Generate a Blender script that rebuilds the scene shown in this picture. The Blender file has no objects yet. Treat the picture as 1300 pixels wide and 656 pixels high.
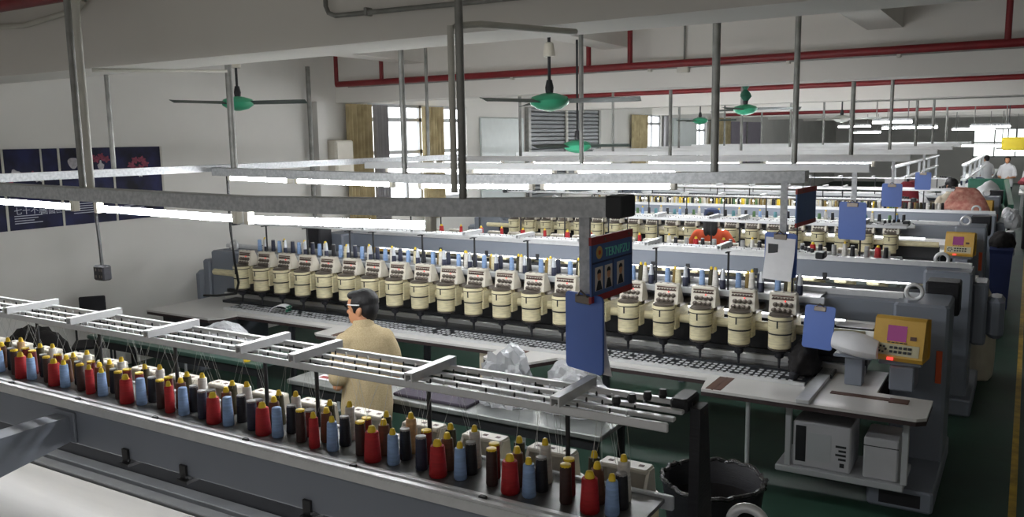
import bpy, bmesh, math, random
from mathutils import Vector, Matrix, Euler, noise as mn
random.seed(7)
PI = math.pi
S = bpy.context.scene
COL = S.collection

# ------------------------------------------------------------------ materials
def lin(c):
    c = c / 255.0
    return c / 12.92 if c <= 0.04045 else ((c + 0.055) / 1.055) ** 2.4
def rgb(r, g, b): return (lin(r), lin(g), lin(b), 1.0)

def mat(name, col, rough=0.55, metal=0.0, var=0.0, scale=8.0, bump=0.0, bscale=60.0, col2=None, trans=0.0, sheen=0.0, stretch=None, alpha=1.0):
    m = bpy.data.materials.new(name); m.use_nodes = True
    nt = m.node_tree; b = nt.nodes['Principled BSDF']
    b.inputs['Base Color'].default_value = col
    b.inputs['Roughness'].default_value = rough
    b.inputs['Metallic'].default_value = metal
    if trans: b.inputs['Transmission Weight'].default_value = trans
    if sheen: b.inputs['Sheen Weight'].default_value = sheen
    if alpha < 1: b.inputs['Alpha'].default_value = alpha
    if var or bump or col2:
        tc = nt.nodes.new('ShaderNodeTexCoord'); src = tc.outputs['Object']
        if stretch:
            mp = nt.nodes.new('ShaderNodeMapping'); mp.inputs['Scale'].default_value = stretch
            nt.links.new(src, mp.inputs['Vector']); src = mp.outputs['Vector']
        if var or col2:
            n = nt.nodes.new('ShaderNodeTexNoise'); n.inputs['Scale'].default_value = scale; n.inputs['Detail'].default_value = 5
            nt.links.new(src, n.inputs['Vector'])
            r = nt.nodes.new('ShaderNodeValToRGB')
            c2 = col2 or tuple(max(0, c * (1 - var)) for c in col[:3]) + (1,)
            r.color_ramp.elements[0].position = 0.35; r.color_ramp.elements[1].position = 0.65
            r.color_ramp.elements[0].color = c2; r.color_ramp.elements[1].color = col
            nt.links.new(n.outputs['Fac'], r.inputs['Fac']); nt.links.new(r.outputs['Color'], b.inputs['Base Color'])
        if bump:
            n2 = nt.nodes.new('ShaderNodeTexNoise'); n2.inputs['Scale'].default_value = bscale; n2.inputs['Detail'].default_value = 4
            nt.links.new(src, n2.inputs['Vector'])
            bp = nt.nodes.new('ShaderNodeBump'); bp.inputs['Strength'].default_value = bump; bp.inputs['Distance'].default_value = 0.01
            nt.links.new(n2.outputs['Fac'], bp.inputs['Height']); nt.links.new(bp.outputs['Normal'], b.inputs['Normal'])
    return m

def emis(name, col, strength):
    m = bpy.data.materials.new(name); m.use_nodes = True
    nt = m.node_tree; nt.nodes.remove(nt.nodes['Principled BSDF'])
    e = nt.nodes.new('ShaderNodeEmission'); e.inputs['Color'].default_value = col; e.inputs['Strength'].default_value = strength
    nt.links.new(e.outputs[0], nt.nodes['Material Output'].inputs[0])
    return m

M = {}
M['wall'] = mat('wall_paint', rgb(226, 224, 219), 0.8, var=0.06, scale=1.3, bump=0.05, bscale=30)
M['ceil'] = mat('ceiling_paint', rgb(226, 223, 217), 0.85, var=0.07, scale=0.9)
M['floor'] = mat('green_floor_paint', rgb(34, 66, 52), 0.6, var=0.35, scale=1.7, bump=0.03, bscale=20)
M['yellow_line'] = mat('yellow_line_paint', rgb(196, 160, 52), 0.6, var=0.4, scale=9)
M['galv'] = mat('galvanised_steel', rgb(196, 198, 200), 0.45, 0.3, col2=rgb(170, 173, 176), scale=45, bump=0.04, bscale=40)
M['white_tray'] = mat('lit_white_tray', rgb(236, 237, 238), 0.5, var=0.06, scale=6)  # white far trays; brightness of their lit tops is put into the colour
M['pole'] = mat('pole_steel', rgb(150, 150, 146), 0.5, 0.5, var=0.3, scale=10)
M['white_pole'] = mat('white_plastic_conduit', rgb(200, 198, 188), 0.5, var=0.1)
M['tube'] = emis('tube_glow', (0.96, 0.98, 1.0, 1), 76.0)
M['lamp'] = emis('work_lamp_glow', (0.97, 0.98, 1.0, 1), 9.0)
M['bedrail'] = mat('darkened_steel_rail', rgb(158, 160, 162), 0.4, 0.5, var=0.15, scale=8)  # steel darkened in its colour to offset the strong work lamp
M['day'] = emis('daylight_pane', (0.93, 0.97, 1.0, 1), 3.2)
M['farday'] = emis('far_daylight_pane', (0.93, 1.0, 0.95, 1), 1.6)
M['red_pipe'] = mat('red_pipe_paint', rgb(122, 24, 30), 0.4, var=0.15)
M['blue_grey'] = mat('blue_grey_enamel', rgb(124, 130, 141), 0.42, var=0.05, scale=3)
M['pale_grey'] = mat('pale_grey_enamel', rgb(190, 193, 196), 0.4, var=0.05, scale=5)
M['cream'] = mat('cream_enamel', rgb(224, 198, 138), 0.38, var=0.06, scale=9)
M['beige'] = mat('beige_plastic', rgb(216, 210, 196), 0.45, var=0.06, scale=9)
M['rail'] = mat('aluminium', rgb(222, 223, 224), 0.35, 0.4, var=0.08, scale=20)
M['deck'] = mat('thread_deck_metal', rgb(120, 121, 120), 0.36, 0.55, var=0.25, scale=12)
M['steel'] = mat('bright_steel', rgb(212, 212, 210), 0.28, 0.8, var=0.1, scale=6, stretch=(1, 8, 8))
M['sheet'] = mat('sheet_steel_bed', rgb(232, 229, 225), 0.36, 0.2, var=0.06, scale=2.5, stretch=(0.6, 6, 6))
M['table'] = mat('grey_laminate', rgb(205, 203, 200), 0.32, var=0.06, scale=3)
M['edge'] = mat('dark_table_edge', rgb(52, 40, 40), 0.6)
M['dark'] = mat('dark_metal', rgb(44, 45, 48), 0.5, 0.2, var=0.2)
M['black'] = mat('black_plastic', rgb(22, 22, 24), 0.5, var=0.2)
M['black_cloth'] = mat('black_cloth', rgb(26, 23, 24), 0.9, bump=0.4, bscale=30)
M['plate'] = mat('pallet_plate', rgb(46, 48, 52), 0.4, 0.3)
M['tile'] = mat('white_patch', rgb(212, 214, 218), 0.5, var=0.12, scale=30)
M['knob'] = mat('steel_knob', rgb(112, 104, 96), 0.35, 0.6)
M['brownstrip'] = mat('brown_slots', rgb(84, 58, 48), 0.6)
M['redled'] = emis('red_led', (1, 0.06, 0.05, 1), 1.4)
M['panel_yellow'] = mat('yellow_console_shell', rgb(200, 158, 62), 0.45, var=0.08, scale=12)
M['screen'] = emis('console_screen', rgb(166, 88, 140), 0.35)
M['keypad'] = mat('keypad_grey', rgb(176, 170, 140), 0.5)
M['boxwhite'] = mat('white_cabinet', rgb(196, 196, 200), 0.5, var=0.06)
M['clip_blue'] = mat('blue_clipboard', rgb(74, 104, 176), 0.45, var=0.05, scale=5)
M['paper'] = mat('paper', rgb(236, 236, 239), 0.8, var=0.05, scale=14)
M['sign_blue'] = mat('sign_blue', rgb(70, 100, 156), 0.35, var=0.12, scale=8)
M['sign_dark'] = mat('sign_dark', rgb(26, 34, 70), 0.4)
M['sign_red'] = mat('sign_red', rgb(150, 36, 38), 0.4)
M['sign_text'] = mat('sign_text', rgb(120, 214, 196), 0.5)
M['sign_gold'] = mat('sign_gold', rgb(200, 160, 90), 0.5)
M['photo'] = mat('photo_backing', rgb(206, 196, 188), 0.6)
M['skin'] = mat('skin', rgb(206, 148, 110), 0.5, var=0.08, scale=14)
M['hair'] = mat('black_hair', rgb(20, 18, 20), 0.62, bump=0.35, bscale=120, stretch=(1, 1, 0.25))
M['shirt'] = mat('beige_shirt', rgb(204, 186, 150), 0.9, col2=rgb(186, 166, 128), scale=140, bump=0.25, bscale=14)
M['trousers'] = mat('dark_trousers', rgb(42, 46, 58), 0.85)
M['shoe'] = mat('dark_shoe', rgb(30, 28, 28), 0.6)
M['plastic'] = mat('clear_crumpled_plastic', rgb(226, 228, 232), 0.22, var=0.1, scale=7, bump=0.6, bscale=12, trans=0.35)
M['purple_cloth'] = mat('purple_grey_cloth', rgb(70, 64, 76), 0.9, bump=0.2)
M['green_top'] = mat('green_table_top', rgb(58, 86, 76), 0.35, var=0.15)
M['grey_top'] = mat('worn_steel_top', rgb(150, 152, 150), 0.35, 0.3, col2=rgb(116, 120, 118), scale=4)
M['green_fan'] = mat('green_fan_enamel', rgb(64, 168, 128), 0.35)
M['dkgreen'] = mat('dark_green_enamel', rgb(70, 84, 80), 0.45)
M['fan_white'] = mat('white_fan_enamel', rgb(210, 212, 206), 0.4)
M['curtain'] = mat('olive_curtain', rgb(186, 172, 136), 0.95, col2=rgb(160, 146, 112), scale=5)
M['curtain2'] = mat('grey_curtain', rgb(160, 158, 160), 0.95, var=0.1)
M['shutter'] = mat('roller_shutter', rgb(116, 120, 122), 0.5, 0.2, var=0.1)
M['frame'] = mat('window_frame', rgb(176, 178, 180), 0.5)
M['glasspanel'] = mat('frosted_partition', rgb(188, 196, 194), 0.4, var=0.05)
M['lilac'] = mat('lilac_partition', rgb(150, 142, 156), 0.6, var=0.08)
M['green_plastic'] = mat('green_tarpaulin', rgb(44, 104, 84), 0.5, var=0.15)
M['blue_plastic'] = mat('dark_blue_plastic', rgb(38, 50, 96), 0.5)
M['white_cloth'] = mat('white_cloth', rgb(224, 224, 226), 0.85, bump=0.3, bscale=8, var=0.08, scale=4)
M['pink_cloth'] = mat('pink_patterned_cloth', rgb(222, 168, 150), 0.9, col2=rgb(196, 120, 110), scale=16, bump=0.3, bscale=10)
M['beige_cloth'] = mat('pale_beige_cloth', rgb(206, 196, 176), 0.9, var=0.1)
M['red_cloth'] = mat('orange_red_cloth', rgb(206, 84, 48), 0.9, var=0.15)
M['crimson_cloth'] = mat('crimson_cloth', rgb(132, 42, 52), 0.9, var=0.2)
M['navy_cloth'] = mat('navy_cloth', rgb(44, 54, 84), 0.9)
M['sack'] = mat('woven_sack', rgb(196, 188, 168), 0.9, var=0.1, bump=0.3)
M['sign_yellow'] = mat('yellow_sign_board', rgb(214, 190, 40), 0.5, var=0.06)
M['orange'] = mat('orange_label', rgb(206, 84, 40), 0.5)
M['cable'] = mat('black_cable', rgb(24, 24, 24), 0.6)
M['thread_line'] = mat('pale_thread', rgb(190, 190, 186), 0.8)
M['yellow_cap'] = mat('yellow_spool_cap', rgb(238, 204, 48), 0.45)
M['grey_cap'] = mat('grey_spool_cap', rgb(150, 148, 146), 0.5)
M['silver_cone'] = mat('bare_silver_cone', rgb(206, 210, 216), 0.3, 0.2)
def thread(name, c, c2=None): M[name] = mat('thread_' + name, c, 0.6, col2=c2 or tuple(x * 0.78 for x in c[:3]) + (1,), scale=90, bump=0.25, bscale=160, stretch=(0.15, 0.15, 1))
thread('red', rgb(182, 26, 32)); thread('blue', rgb(148, 178, 222)); thread('brown', rgb(58, 34, 30)); thread('maroon', rgb(134, 42, 44))
thread('tan', rgb(106, 64, 40)); thread('black', rgb(30, 30, 36)); thread('olive', rgb(64, 58, 34)); thread('white', rgb(226, 222, 214))
thread('navy', rgb(40, 44, 66)); thread('gold', rgb(140, 116, 60)); thread('cream', rgb(226, 216, 178)); thread('teal', rgb(96, 150, 158)); thread('green', rgb(92, 128, 84))
thread('grey', rgb(170, 170, 168)); thread('peach', rgb(220, 180, 130))

# ------------------------------------------------------------------ mesh building
class MB:
    def __init__(s): s.v = []; s.f = []; s.mi = []; s.m = 0
    def add(s, verts, faces):
        o = len(s.v); s.v += [tuple(v) for v in verts]
        for f in faces: s.f.append(tuple(i + o for i in f)); s.mi.append(s.m)
        return s
    def mat(s, i): s.m = i; return s
    def box(s, x0, x1, y0, y1, z0, z1, tf=None):
        vs = [Vector((x, y, z)) for x in (x0, x1) for y in (y0, y1) for z in (z0, z1)]
        if tf: vs = [tf @ v for v in vs]
        return s.add(vs, [(0, 1, 3, 2), (4, 6, 7, 5), (0, 4, 5, 1), (2, 3, 7, 6), (0, 2, 6, 4), (1, 5, 7, 3)])
    def rbox(s, x0, x1, y0, y1, z0, z1, r=0.01, tf=None):
        # box with chamfered vertical+horizontal edges, as a stack of inset rounded rectangles
        def ring(i, z):
            a, b, c, d = x0 + i, x1 - i, y0 + i, y1 - i
            q = r
            return [(a + q, c, z), (b - q, c, z), (b, c + q, z), (b, d - q, z), (b - q, d, z), (a + q, d, z), (a, d - q, z), (a, c + q, z)]
        rings = [ring(r * 0.7, z0), ring(0, z0 + r), ring(0, z1 - r), ring(r * 0.7, z1)]
        return s.loft(rings, tf=tf)
    def loft(s, rings, cap=True, closed=True, tf=None):
        n = len(rings[0]); vs = [Vector(p) for rg in rings for p in rg]
        if tf: vs = [tf @ v for v in vs]
        fs = []
        for k in range(len(rings) - 1):
            for i in range(n if closed else n - 1):
                j = (i + 1) % n
                fs.append((k * n + i, k * n + j, (k + 1) * n + j, (k + 1) * n + i))
        if cap:
            fs.append(tuple(range(n - 1, -1, -1))); fs.append(tuple((len(rings) - 1) * n + i for i in range(n)))
        return s.add(vs, fs)
    def lathe(s, prof, c=(0, 0, 0), n=20, tf=None, cap=True):
        rings = [[(c[0] + r * math.cos(2 * PI * i / n), c[1] + r * math.sin(2 * PI * i / n), c[2] + z) for i in range(n)] for r, z in prof]
        return s.loft(rings, cap, tf=tf)
    def tube(s, pts, r, n=8, cap=True):
        pts = [Vector(p) for p in pts]; rings = []
        for i, p in enumerate(pts):
            d = (pts[min(i + 1, len(pts) - 1)] - pts[max(i - 1, 0)]).normalized()
            up = Vector((0, 0, 1)) if abs(d.z) < 0.9 else Vector((1, 0, 0))
            a = d.cross(up).normalized(); b = d.cross(a).normalized()
            rr = r[i] if isinstance(r, (list, tuple)) else r
            rings.append([p + a * (rr * math.cos(2 * PI * k / n)) - b * (rr * math.sin(2 * PI * k / n)) for k in range(n)])
        return s.loft(rings, cap)
    def prism(s, poly, axis, a, b, tf=None):
        # poly in the two other axes, extruded along axis from a to b
        def P(u, v, w):
            return {'x': (w, u, v), 'y': (u, w, v), 'z': (u, v, w)}[axis]
        r0 = [P(u, v, a) for u, v in poly]; r1 = [P(u, v, b) for u, v in poly]
        return s.loft([r0, r1], tf=tf)
    def torus(s, c, R, r, axis='y', n=24, m=10):
        vs = []; fs = []
        for i in range(n):
            a = 2 * PI * i / n
            for k in range(m):
                b = 2 * PI * k / m; q = R + r * math.cos(b); h = r * math.sin(b)
                p = {'y': (q * math.cos(a), h, q * math.sin(a)), 'x': (h, q * math.cos(a), q * math.sin(a)), 'z': (q * math.cos(a), q * math.sin(a), h)}[axis]
                vs.append((c[0] + p[0], c[1] + p[1], c[2] + p[2]))
                fs.append((i * m + k, ((i + 1) % n) * m + k, ((i + 1) % n) * m + (k + 1) % m, i * m + (k + 1) % m))
        return s.add(vs, fs)
    def ball(s, c, r, n=14, m=9, sc=(1, 1, 1)):
        prof = []
        for k in range(m + 1):
            t = -PI / 2 + PI * k / m
            prof.append((max(1e-4, r * math.cos(t)), r * math.sin(t)))
        tf = Matrix.Translation(c) @ Matrix.Diagonal((sc[0], sc[1], sc[2], 1))
        return s.lathe(prof, n=n, tf=tf)
    def build(s, name, mats, parent=None, smooth=False, bevel=0.0, loc=None, rot=None):
        me = bpy.data.meshes.new(name); me.from_pydata(s.v, [], s.f)
        if not isinstance(mats, (list, tuple)): mats = [mats]
        for m in mats: me.materials.append(M[m] if isinstance(m, str) else m)
        if len(mats) > 1: me.polygons.foreach_set('material_index', s.mi)
        bm = bmesh.new(); bm.from_mesh(me); bmesh.ops.recalc_face_normals(bm, faces=bm.faces)
        if smooth:
            for f in bm.faces: f.smooth = True
            for e in bm.edges:
                if len(e.link_faces) == 2 and e.calc_face_angle(0) > 0.7: e.smooth = False
        bm.to_mesh(me); bm.free(); me.update()
        o = bpy.data.objects.new(name, me); COL.objects.link(o)
        if parent: o.parent = parent
        if loc: o.location = loc
        if rot: o.rotation_euler = rot
        if bevel:
            b = o.modifiers.new('bevel', 'BEVEL'); b.width = bevel; b.segments = 2; b.limit_method = 'ANGLE'
        return o

def tag(o, label=None, cat=None, group=None, kind=None):
    if label: o['label'] = label
    if cat: o['category'] = cat
    if group: o['group'] = group
    if kind: o['kind'] = kind
    return o
def empty(name, loc, rz=0.0, label=None, cat=None, group=None):
    o = bpy.data.objects.new(name, None); COL.objects.link(o); o.location = loc; o.rotation_euler = (0, 0, rz)
    o.empty_display_size = 0.1
    return tag(o, label, cat, group)
def struct(o): o['kind'] = 'structure'; return o
KIDS = {}
def copy_tree(o, parent=None, skip=()):
    c = o.copy(); COL.objects.link(c)
    if parent: c.parent = parent
    for ch in list(o.children):
        if ch.name.split('.')[0] in skip: continue
        copy_tree(ch, c, skip)
    return c
ORD = ['first', 'second', 'third', 'fourth', 'fifth', 'sixth', 'seventh', 'eighth', 'ninth', 'tenth', 'eleventh', 'twelfth', 'thirteenth', 'fourteenth', 'fifteenth', 'sixteenth', 'seventeenth', 'eighteenth', 'nineteenth', 'twentieth']

# ------------------------------------------------------------------ camera and world
F = 1077.89
R = ((0.8553, -0.0592, 0.5147), (0.5178, 0.1281, -0.8458), (-0.0159, 0.9900, 0.1402))
cam = bpy.data.cameras.new('camera'); co = bpy.data.objects.new('camera', cam); COL.objects.link(co)
Xc, Yc, Zc = [Vector((R[0][i], R[1][i], R[2][i])) for i in range(3)]
Zc.normalize(); Xc = (Xc - Zc * Xc.dot(Zc)).normalized(); Yc = Zc.cross(Xc)
m4 = Matrix(((Xc.x, Yc.x, Zc.x, 0), (Xc.y, Yc.y, Zc.y, 0), (Xc.z, Yc.z, Zc.z, 2.55), (0, 0, 0, 1)))
co.matrix_world = m4
cam.sensor_width = 36; cam.lens = F / 1300 * 36; cam.clip_start = 0.05; cam.clip_end = 200
S.camera = co
S.view_settings.view_transform = 'Standard'; S.view_settings.look = 'None'; S.view_settings.exposure = 0.28; S.view_settings.gamma = 1
S.view_settings.use_curve_mapping = False
w = bpy.data.worlds.new('world'); S.world = w; w.use_nodes = True
w.node_tree.nodes['Background'].inputs[0].default_value = (1.0, 0.97, 0.93, 1)
w.node_tree.nodes['Background'].inputs[1].default_value = 0.26
S.cycles.max_bounces = 8; S.cycles.diffuse_bounces = 6; S.cycles.use_denoising = True
S.cycles.sample_clamp_indirect = 4.0

# ------------------------------------------------------------------ room
XW = -8.9; YF = 48.0; ZS = 3.95; ZB = 3.11
struct(MB().box(XW - 0.2, 9, -1.0, YF + 0.2, -0.2, 0).build('floor', 'floor'))
struct(MB().box(XW - 0.2, 9, -1.0, YF + 0.2, ZS, ZS + 0.2).build('ceiling', 'ceil'))
struct(MB().box(8.8, 9.0, -1.0, YF, 0, ZS).build('wall_right', 'wall'))
struct(MB().box(0.015, 0.062, -1.0, YF, 0.0, 0.004).build('trim_1', 'yellow_line'))
# openings of the wall beside the machines: (y0, y1, z0, z1)
OPEN = [(10.35, 13.1, 1.5, 3.13), (21.6, 22.8, 1.5, 3.13), (25.8, 26.7, 1.5, 3.13)]
b = MB(); y = -1.0
for (a, c, z0, z1) in OPEN:
    b.box(XW - 0.2, XW, y, a, 0, ZS); b.box(XW - 0.2, XW, a, c, 0, z0); b.box(XW - 0.2, XW, a, c, z1, ZS); y = c
b.box(XW - 0.2, XW, y, YF, 0, ZS)
struct(b.build('wall_left', 'wall'))
# far wall with a window band
b = MB(); b.box(XW, -2.45, YF, YF + 0.2, 0, ZS); b.box(3.0, 8.8, YF, YF + 0.2, 0, ZS)
b.box(-2.45, 3.0, YF, YF + 0.2, 0, 1.25); b.box(-2.45, 3.0, YF, YF + 0.2, 2.65, ZS)
struct(b.build('wall_back', 'wall'))
# beams across and ribs along the hall
for i, (y0, y1) in enumerate([(3.86, 4.32), (9.65, 10.1), (15.97, 16.42), (22.1, 22.5), (28.2, 28.6), (34.2, 34.6), (40.2, 40.6)]):
    struct(MB().box(XW, 8.8, y0, y1, ZB, ZS).build('trim_%d' % (10 + i), 'ceil'))
for i, x in enumerate((-7.35, -4.35, -1.35, 1.6, 4.6, 7.4)):
    struct(MB().box(x - 0.17, x + 0.17, -1.0, YF, 3.6, ZS).build('trim_%d' % (20 + i), 'ceil'))
# wall pier beside the curtain
struct(MB().box(XW, XW + 0.12, 9.12, 9.30, 0, ZB).build('trim_30', 'wall'))

def window(n, y0, y1, z0, z1, mull, tr):
    o = MB()
    t = 0.05
    o.box(XW - 0.12, XW - 0.04, y0, y0 + t, z0, z1).box(XW - 0.12, XW - 0.04, y1 - t, y1, z0, z1)
    o.box(XW - 0.12, XW - 0.04, y0, y1, z0, z0 + t).box(XW - 0.12, XW - 0.04, y0, y1, z1 - t, z1)
    for ym in mull: o.box(XW - 0.12, XW - 0.04, ym - 0.03, ym + 0.03, z0, z1)
    for zt in tr: o.box(XW - 0.12, XW - 0.04, y0, y1, zt - 0.03, zt + 0.03)
    f = struct(o.build('window_%d' % n, 'frame'))
    p = MB().box(XW - 0.10, XW - 0.09, y0, y1, z0, z1).build('pane', 'day', f)
    return f
window(1, 10.35, 13.1, 1.5, 3.13, (11.35, 11.75, 12.4), (2.35, 2.88))
window(2, 21.6, 22.8, 1.5, 3.13, (22.2,), (2.88,))
window(3, 25.8, 26.7, 1.5, 3.13, (26.2,), (2.7,))
o = MB()
for x in (-2.45, -1.55, -0.65, 0.25, 1.15, 2.05, 2.95): o.box(x, x + 0.05, YF + 0.02, YF + 0.1, 1.25, 2.65)
for z in (1.25, 1.95, 2.60): o.box(-2.45, 3.0, YF + 0.02, YF + 0.1, z, z + 0.06)
f = struct(o.build('window_4', 'frame')); MB().box(-2.45, 3.0, YF + 0.11, YF + 0.12, 1.25, 2.65).build('pane', 'farday', f)

# curtains: pleated sheets with thickness
def curtain(y0, y1, m, label, z0=1.2, z1=3.1, x=XW + 0.10):
    n = 64; pts = []
    for i in range(n + 1):
        t = i / n; pts.append((x + 0.035 * math.sin(t * 2 * PI * 7) + 0.01 * math.sin(t * 29), y0 + (y1 - y0) * t))
    back = [(px - 0.012, py) for px, py in reversed(pts)]
    o = MB().prism(pts + back, 'z', z0, z1).build('curtain', m, smooth=True)
    return tag(o, label, 'curtain', 'window curtains')
curtain(9.75, 10.35, 'curtain', 'olive curtain gathered before the first window, nearest the wall pier')
curtain(10.37, 10.72, 'curtain2', 'narrow grey curtain beside the first window frame')
curtain(11.62, 12.25, 'curtain', 'olive curtain hanging across the middle of the first window')
curtain(20.5, 21.6, 'curtain', 'olive curtain past the roller shutter, beside the second window')
curtain(22.8, 23.3, 'curtain2', 'grey curtain on the far side of the second window')
curtain(26.9, 29.0, 'curtain', 'olive curtain farthest along the wall, beside the slim window')
# partitions and the roller shutter on the wall
b = MB(); 
for k in range(22): b.prism([(XW + 0.02, 1.3 + k * 0.085), (XW + 0.075, 1.31 + k * 0.085), (XW + 0.075, 1.37 + k * 0.085), (XW + 0.02, 1.385 + k * 0.085)], 'y', 15.3, 18.55)
o = b.build('roller_shutter', 'shutter'); tag(o, 'grey slatted roller shutter closed on the wall beneath the second fan', 'shutter')
for yq in (15.2, 18.55): MB().box(XW + 0.02, XW + 0.10, yq, yq + 0.1, 1.2, 3.17).build('side_guide', 'pole', o)
MB().box(XW + 0.08, XW + 0.11, 16.85, 16.93, 1.25, 3.17).build('centre_post', 'white_pole', o)
o = MB().rbox(XW, XW + 0.05, 13.5, 15.1, 1.2, 2.95, 0.02).build('wall_panel', 'glasspanel'); tag(o, 'pale green wall panel with rounded corners beside the roller shutter', 'panel')
o = MB().box(XW, XW + 0.06, 23.6, 25.6, 1.2, 3.05).build('wall_panel', 'glasspanel'); tag(o, 'grey frosted wall panel between the second and the slim window', 'panel')
o = MB().box(XW, XW + 0.06, 29.2, 33.0, 1.2, 3.0).build('partition_board', 'lilac'); tag(o, 'lilac partition board far along the wall past the last curtain', 'partition')
MB().box(XW + 0.06, XW + 0.09, 31.0, 31.1, 1.2, 3.0).box(XW + 0.06, XW + 0.09, 29.2, 33.0, 1.75, 1.82).build('rail', 'pole', o)
o = MB().rbox(XW, XW + 0.25, 9.32, 9.72, 2.0, 2.56, 0.02).build('electric_cabinet', 'beige'); tag(o, 'beige metal cabinet on the wall beside the first curtain', 'cabinet')
MB().rbox(XW + 0.25, XW + 0.26, 9.35, 9.69, 2.03, 2.53, 0.004).build('door', 'beige', o)
o = MB().tube([(XW + 0.07, 9.02, 0.0), (XW + 0.07, 9.02, 3.6)], 0.032, 12).build('downpipe', 'pole', smooth=True); tag(o, 'grey drainpipe running down the wall beside the cabinet', 'pipe')

# posters
M['poster'] = mat('poster_navy', rgb(36, 40, 84), 0.75, col2=rgb(18, 17, 30), scale=3.5)
def poster(y0, y1, z0, z1, label, art):
    p = MB().box(XW + 0.002, XW + 0.022, y0, y1, z0, z1).build('wall_poster', M['poster'])
    tag(p, label, 'poster', 'posters on the white wall')
    MB().box(XW + 0.0, XW + 0.026, y1, y1 + 0.025, z0, z1).build('edge_strip', 'white_pole', p)
    art(p, y0, y1, z0, z1)
    return p
def txt(s, size, loc, mtl, parent, name='lettering', rot=(PI / 2, 0, PI / 2), extrude=0.001, align='LEFT'):
    c = bpy.data.curves.new(name, 'FONT'); c.body = s; c.size = size; c.extrude = extrude; c.align_x = align
    o = bpy.data.objects.new(name, c); COL.objects.link(o); o.data.materials.append(M[mtl]); o.location = loc; o.rotation_euler = rot
    dg = bpy.context.evaluated_depsgraph_get(); me = bpy.data.meshes.new_from_object(o.evaluated_get(dg)); n2 = bpy.data.objects.new(name, me); COL.objects.link(n2)
    n2.location = loc; n2.rotation_euler = rot; bpy.data.objects.remove(o); me.materials.clear(); me.materials.append(M[mtl]); o = n2
    if parent: o.parent = parent
    return o
M['ink'] = mat('poster_white_ink', rgb(196, 198, 214), 0.6)
M['petal'] = mat('poster_red_ink', rgb(150, 62, 88), 0.6, var=0.4, scale=30)
M['pale_ink'] = mat('poster_pale_ink', rgb(186, 182, 188), 0.6, var=0.3, scale=30)
XP = XW + 0.0225
def disc(b, y, z, ry, rz, n=18, ph=0.0, wob=0.0, k=5):
    ring = [(y + ry * (1 + wob * math.sin(k * a + ph)) * math.cos(a), z + rz * (1 + wob * math.sin(k * a + ph)) * math.sin(a)) for a in [2 * PI * i / n for i in range(n)]]
    b.prism(ring, 'x', XP, XP + 0.0015); return b
def lines(b, y, z, wd, n, dz=0.03):
    for i in range(n): b.box(XP, XP + 0.001, y, y + wd * (1 - 0.15 * (i % 3)), z - i * dz, z - i * dz + 0.008)
    return b
def art_flower(p, y0, y1, z0, z1):
    yc = (y0 + y1) / 2
    discs(p, 'petal', [(yc + 0.09 * math.cos(k), z1 - 0.2 + 0.06 * math.sin(k * 1.1), 0.045, 0.035, dict(ph=k, wob=0.3)) for k in range(6)])
    discs(p, 'pale_ink', [(yc + 0.02, z1 - 0.29, 0.03, 0.06, dict(wob=0.2))])
    lines(MB(), y0 + 0.08, z0 + 0.16, (y1 - y0) * 0.5, 4).build('text_lines', 'ink', p)
def discs(p, m, L):
    for (y, z, ry, rz, kw) in L: disc(MB(), y, z, ry, rz, **kw).build('artwork', m, p)
def art_text(p, y0, y1, z0, z1):
    discs(p, 'pale_ink', [(y0 + 0.10, z1 - 0.26, 0.05, 0.05, dict(wob=0.2, k=4)), (y0 + 0.34, z1 - 0.30, 0.045, 0.045, dict(wob=0.3))])
    discs(p, 'petal', [(y0 + 0.28, z1 - 0.27, 0.04, 0.035, dict(wob=0.3)), (y0 + 0.05, z1 - 0.33, 0.03, 0.025, dict(wob=0.3))])
    txt('七十不惑', 0.085, (XP, y0 + 0.05, z0 + 0.165), 'ink', p)
    txt('固面图', 0.085, (XP, y1 - 0.24, z0 + 0.15), 'ink', p)
    lines(MB(), y0 + 0.05, z0 + 0.14, (y1 - y0) * 0.52, 4, 0.025).build('text_lines', 'ink', p)
def art_fan(p, y0, y1, z0, z1):
    discs(p, 'pale_ink', [(y0 + 0.14, z1 - 0.16, 0.06, 0.06, dict(wob=0.1, k=3)), (y1 - 0.14, z1 - 0.22, 0.035, 0.07, dict(wob=0.25))])
    discs(p, 'petal', [(y1 - 0.25 + 0.06 * k, z1 - 0.10 - 0.03 * (k % 2), 0.04, 0.035, dict(wob=0.3, ph=k)) for k in range(4)])
    lines(MB(), y0 + 0.1, z0 + 0.22, (y1 - y0) * 0.6, 5, 0.025).build('text_lines', 'ink', p)
def art_pale(p, y0, y1, z0, z1):
    discs(p, 'pale_ink', [(y0 + 0.2, z1 - 0.24, 0.07, 0.06, dict(wob=0.2, k=4))])
    lines(MB(), y0 + 0.06, z0 + 0.2, (y1 - y0) * 0.6, 4).build('text_lines', 'ink', p)
def art_plain(p, y0, y1, z0, z1):
    b = MB(); disc(b, (y0 + y1) / 2, z1 - 0.3, 0.03, 0.05, wob=0.2); b.build('artwork', 'pale_ink', p)
PZ0, PZ1 = 1.69, 2.52
poster(4.05, 4.70, PZ0, PZ1, 'dark navy poster nearest the camera end of the wall display', art_pale)
pp = poster(4.73, 5.29, PZ0, PZ1, 'dark navy poster with a pale bloom and four big white characters', art_text)
MB().box(XP, XP + 0.003, 5.10, 5.12, 2.1, PZ1).build('divider_strip', 'white_pole', pp)
poster(5.32, 5.92, PZ0, PZ1, 'navy poster with a white fan shape and pink blossom', art_fan)
poster(5.95, 6.55, PZ0, PZ1, 'navy poster with a red bloom, last before the bare wall', art_flower)

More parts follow.
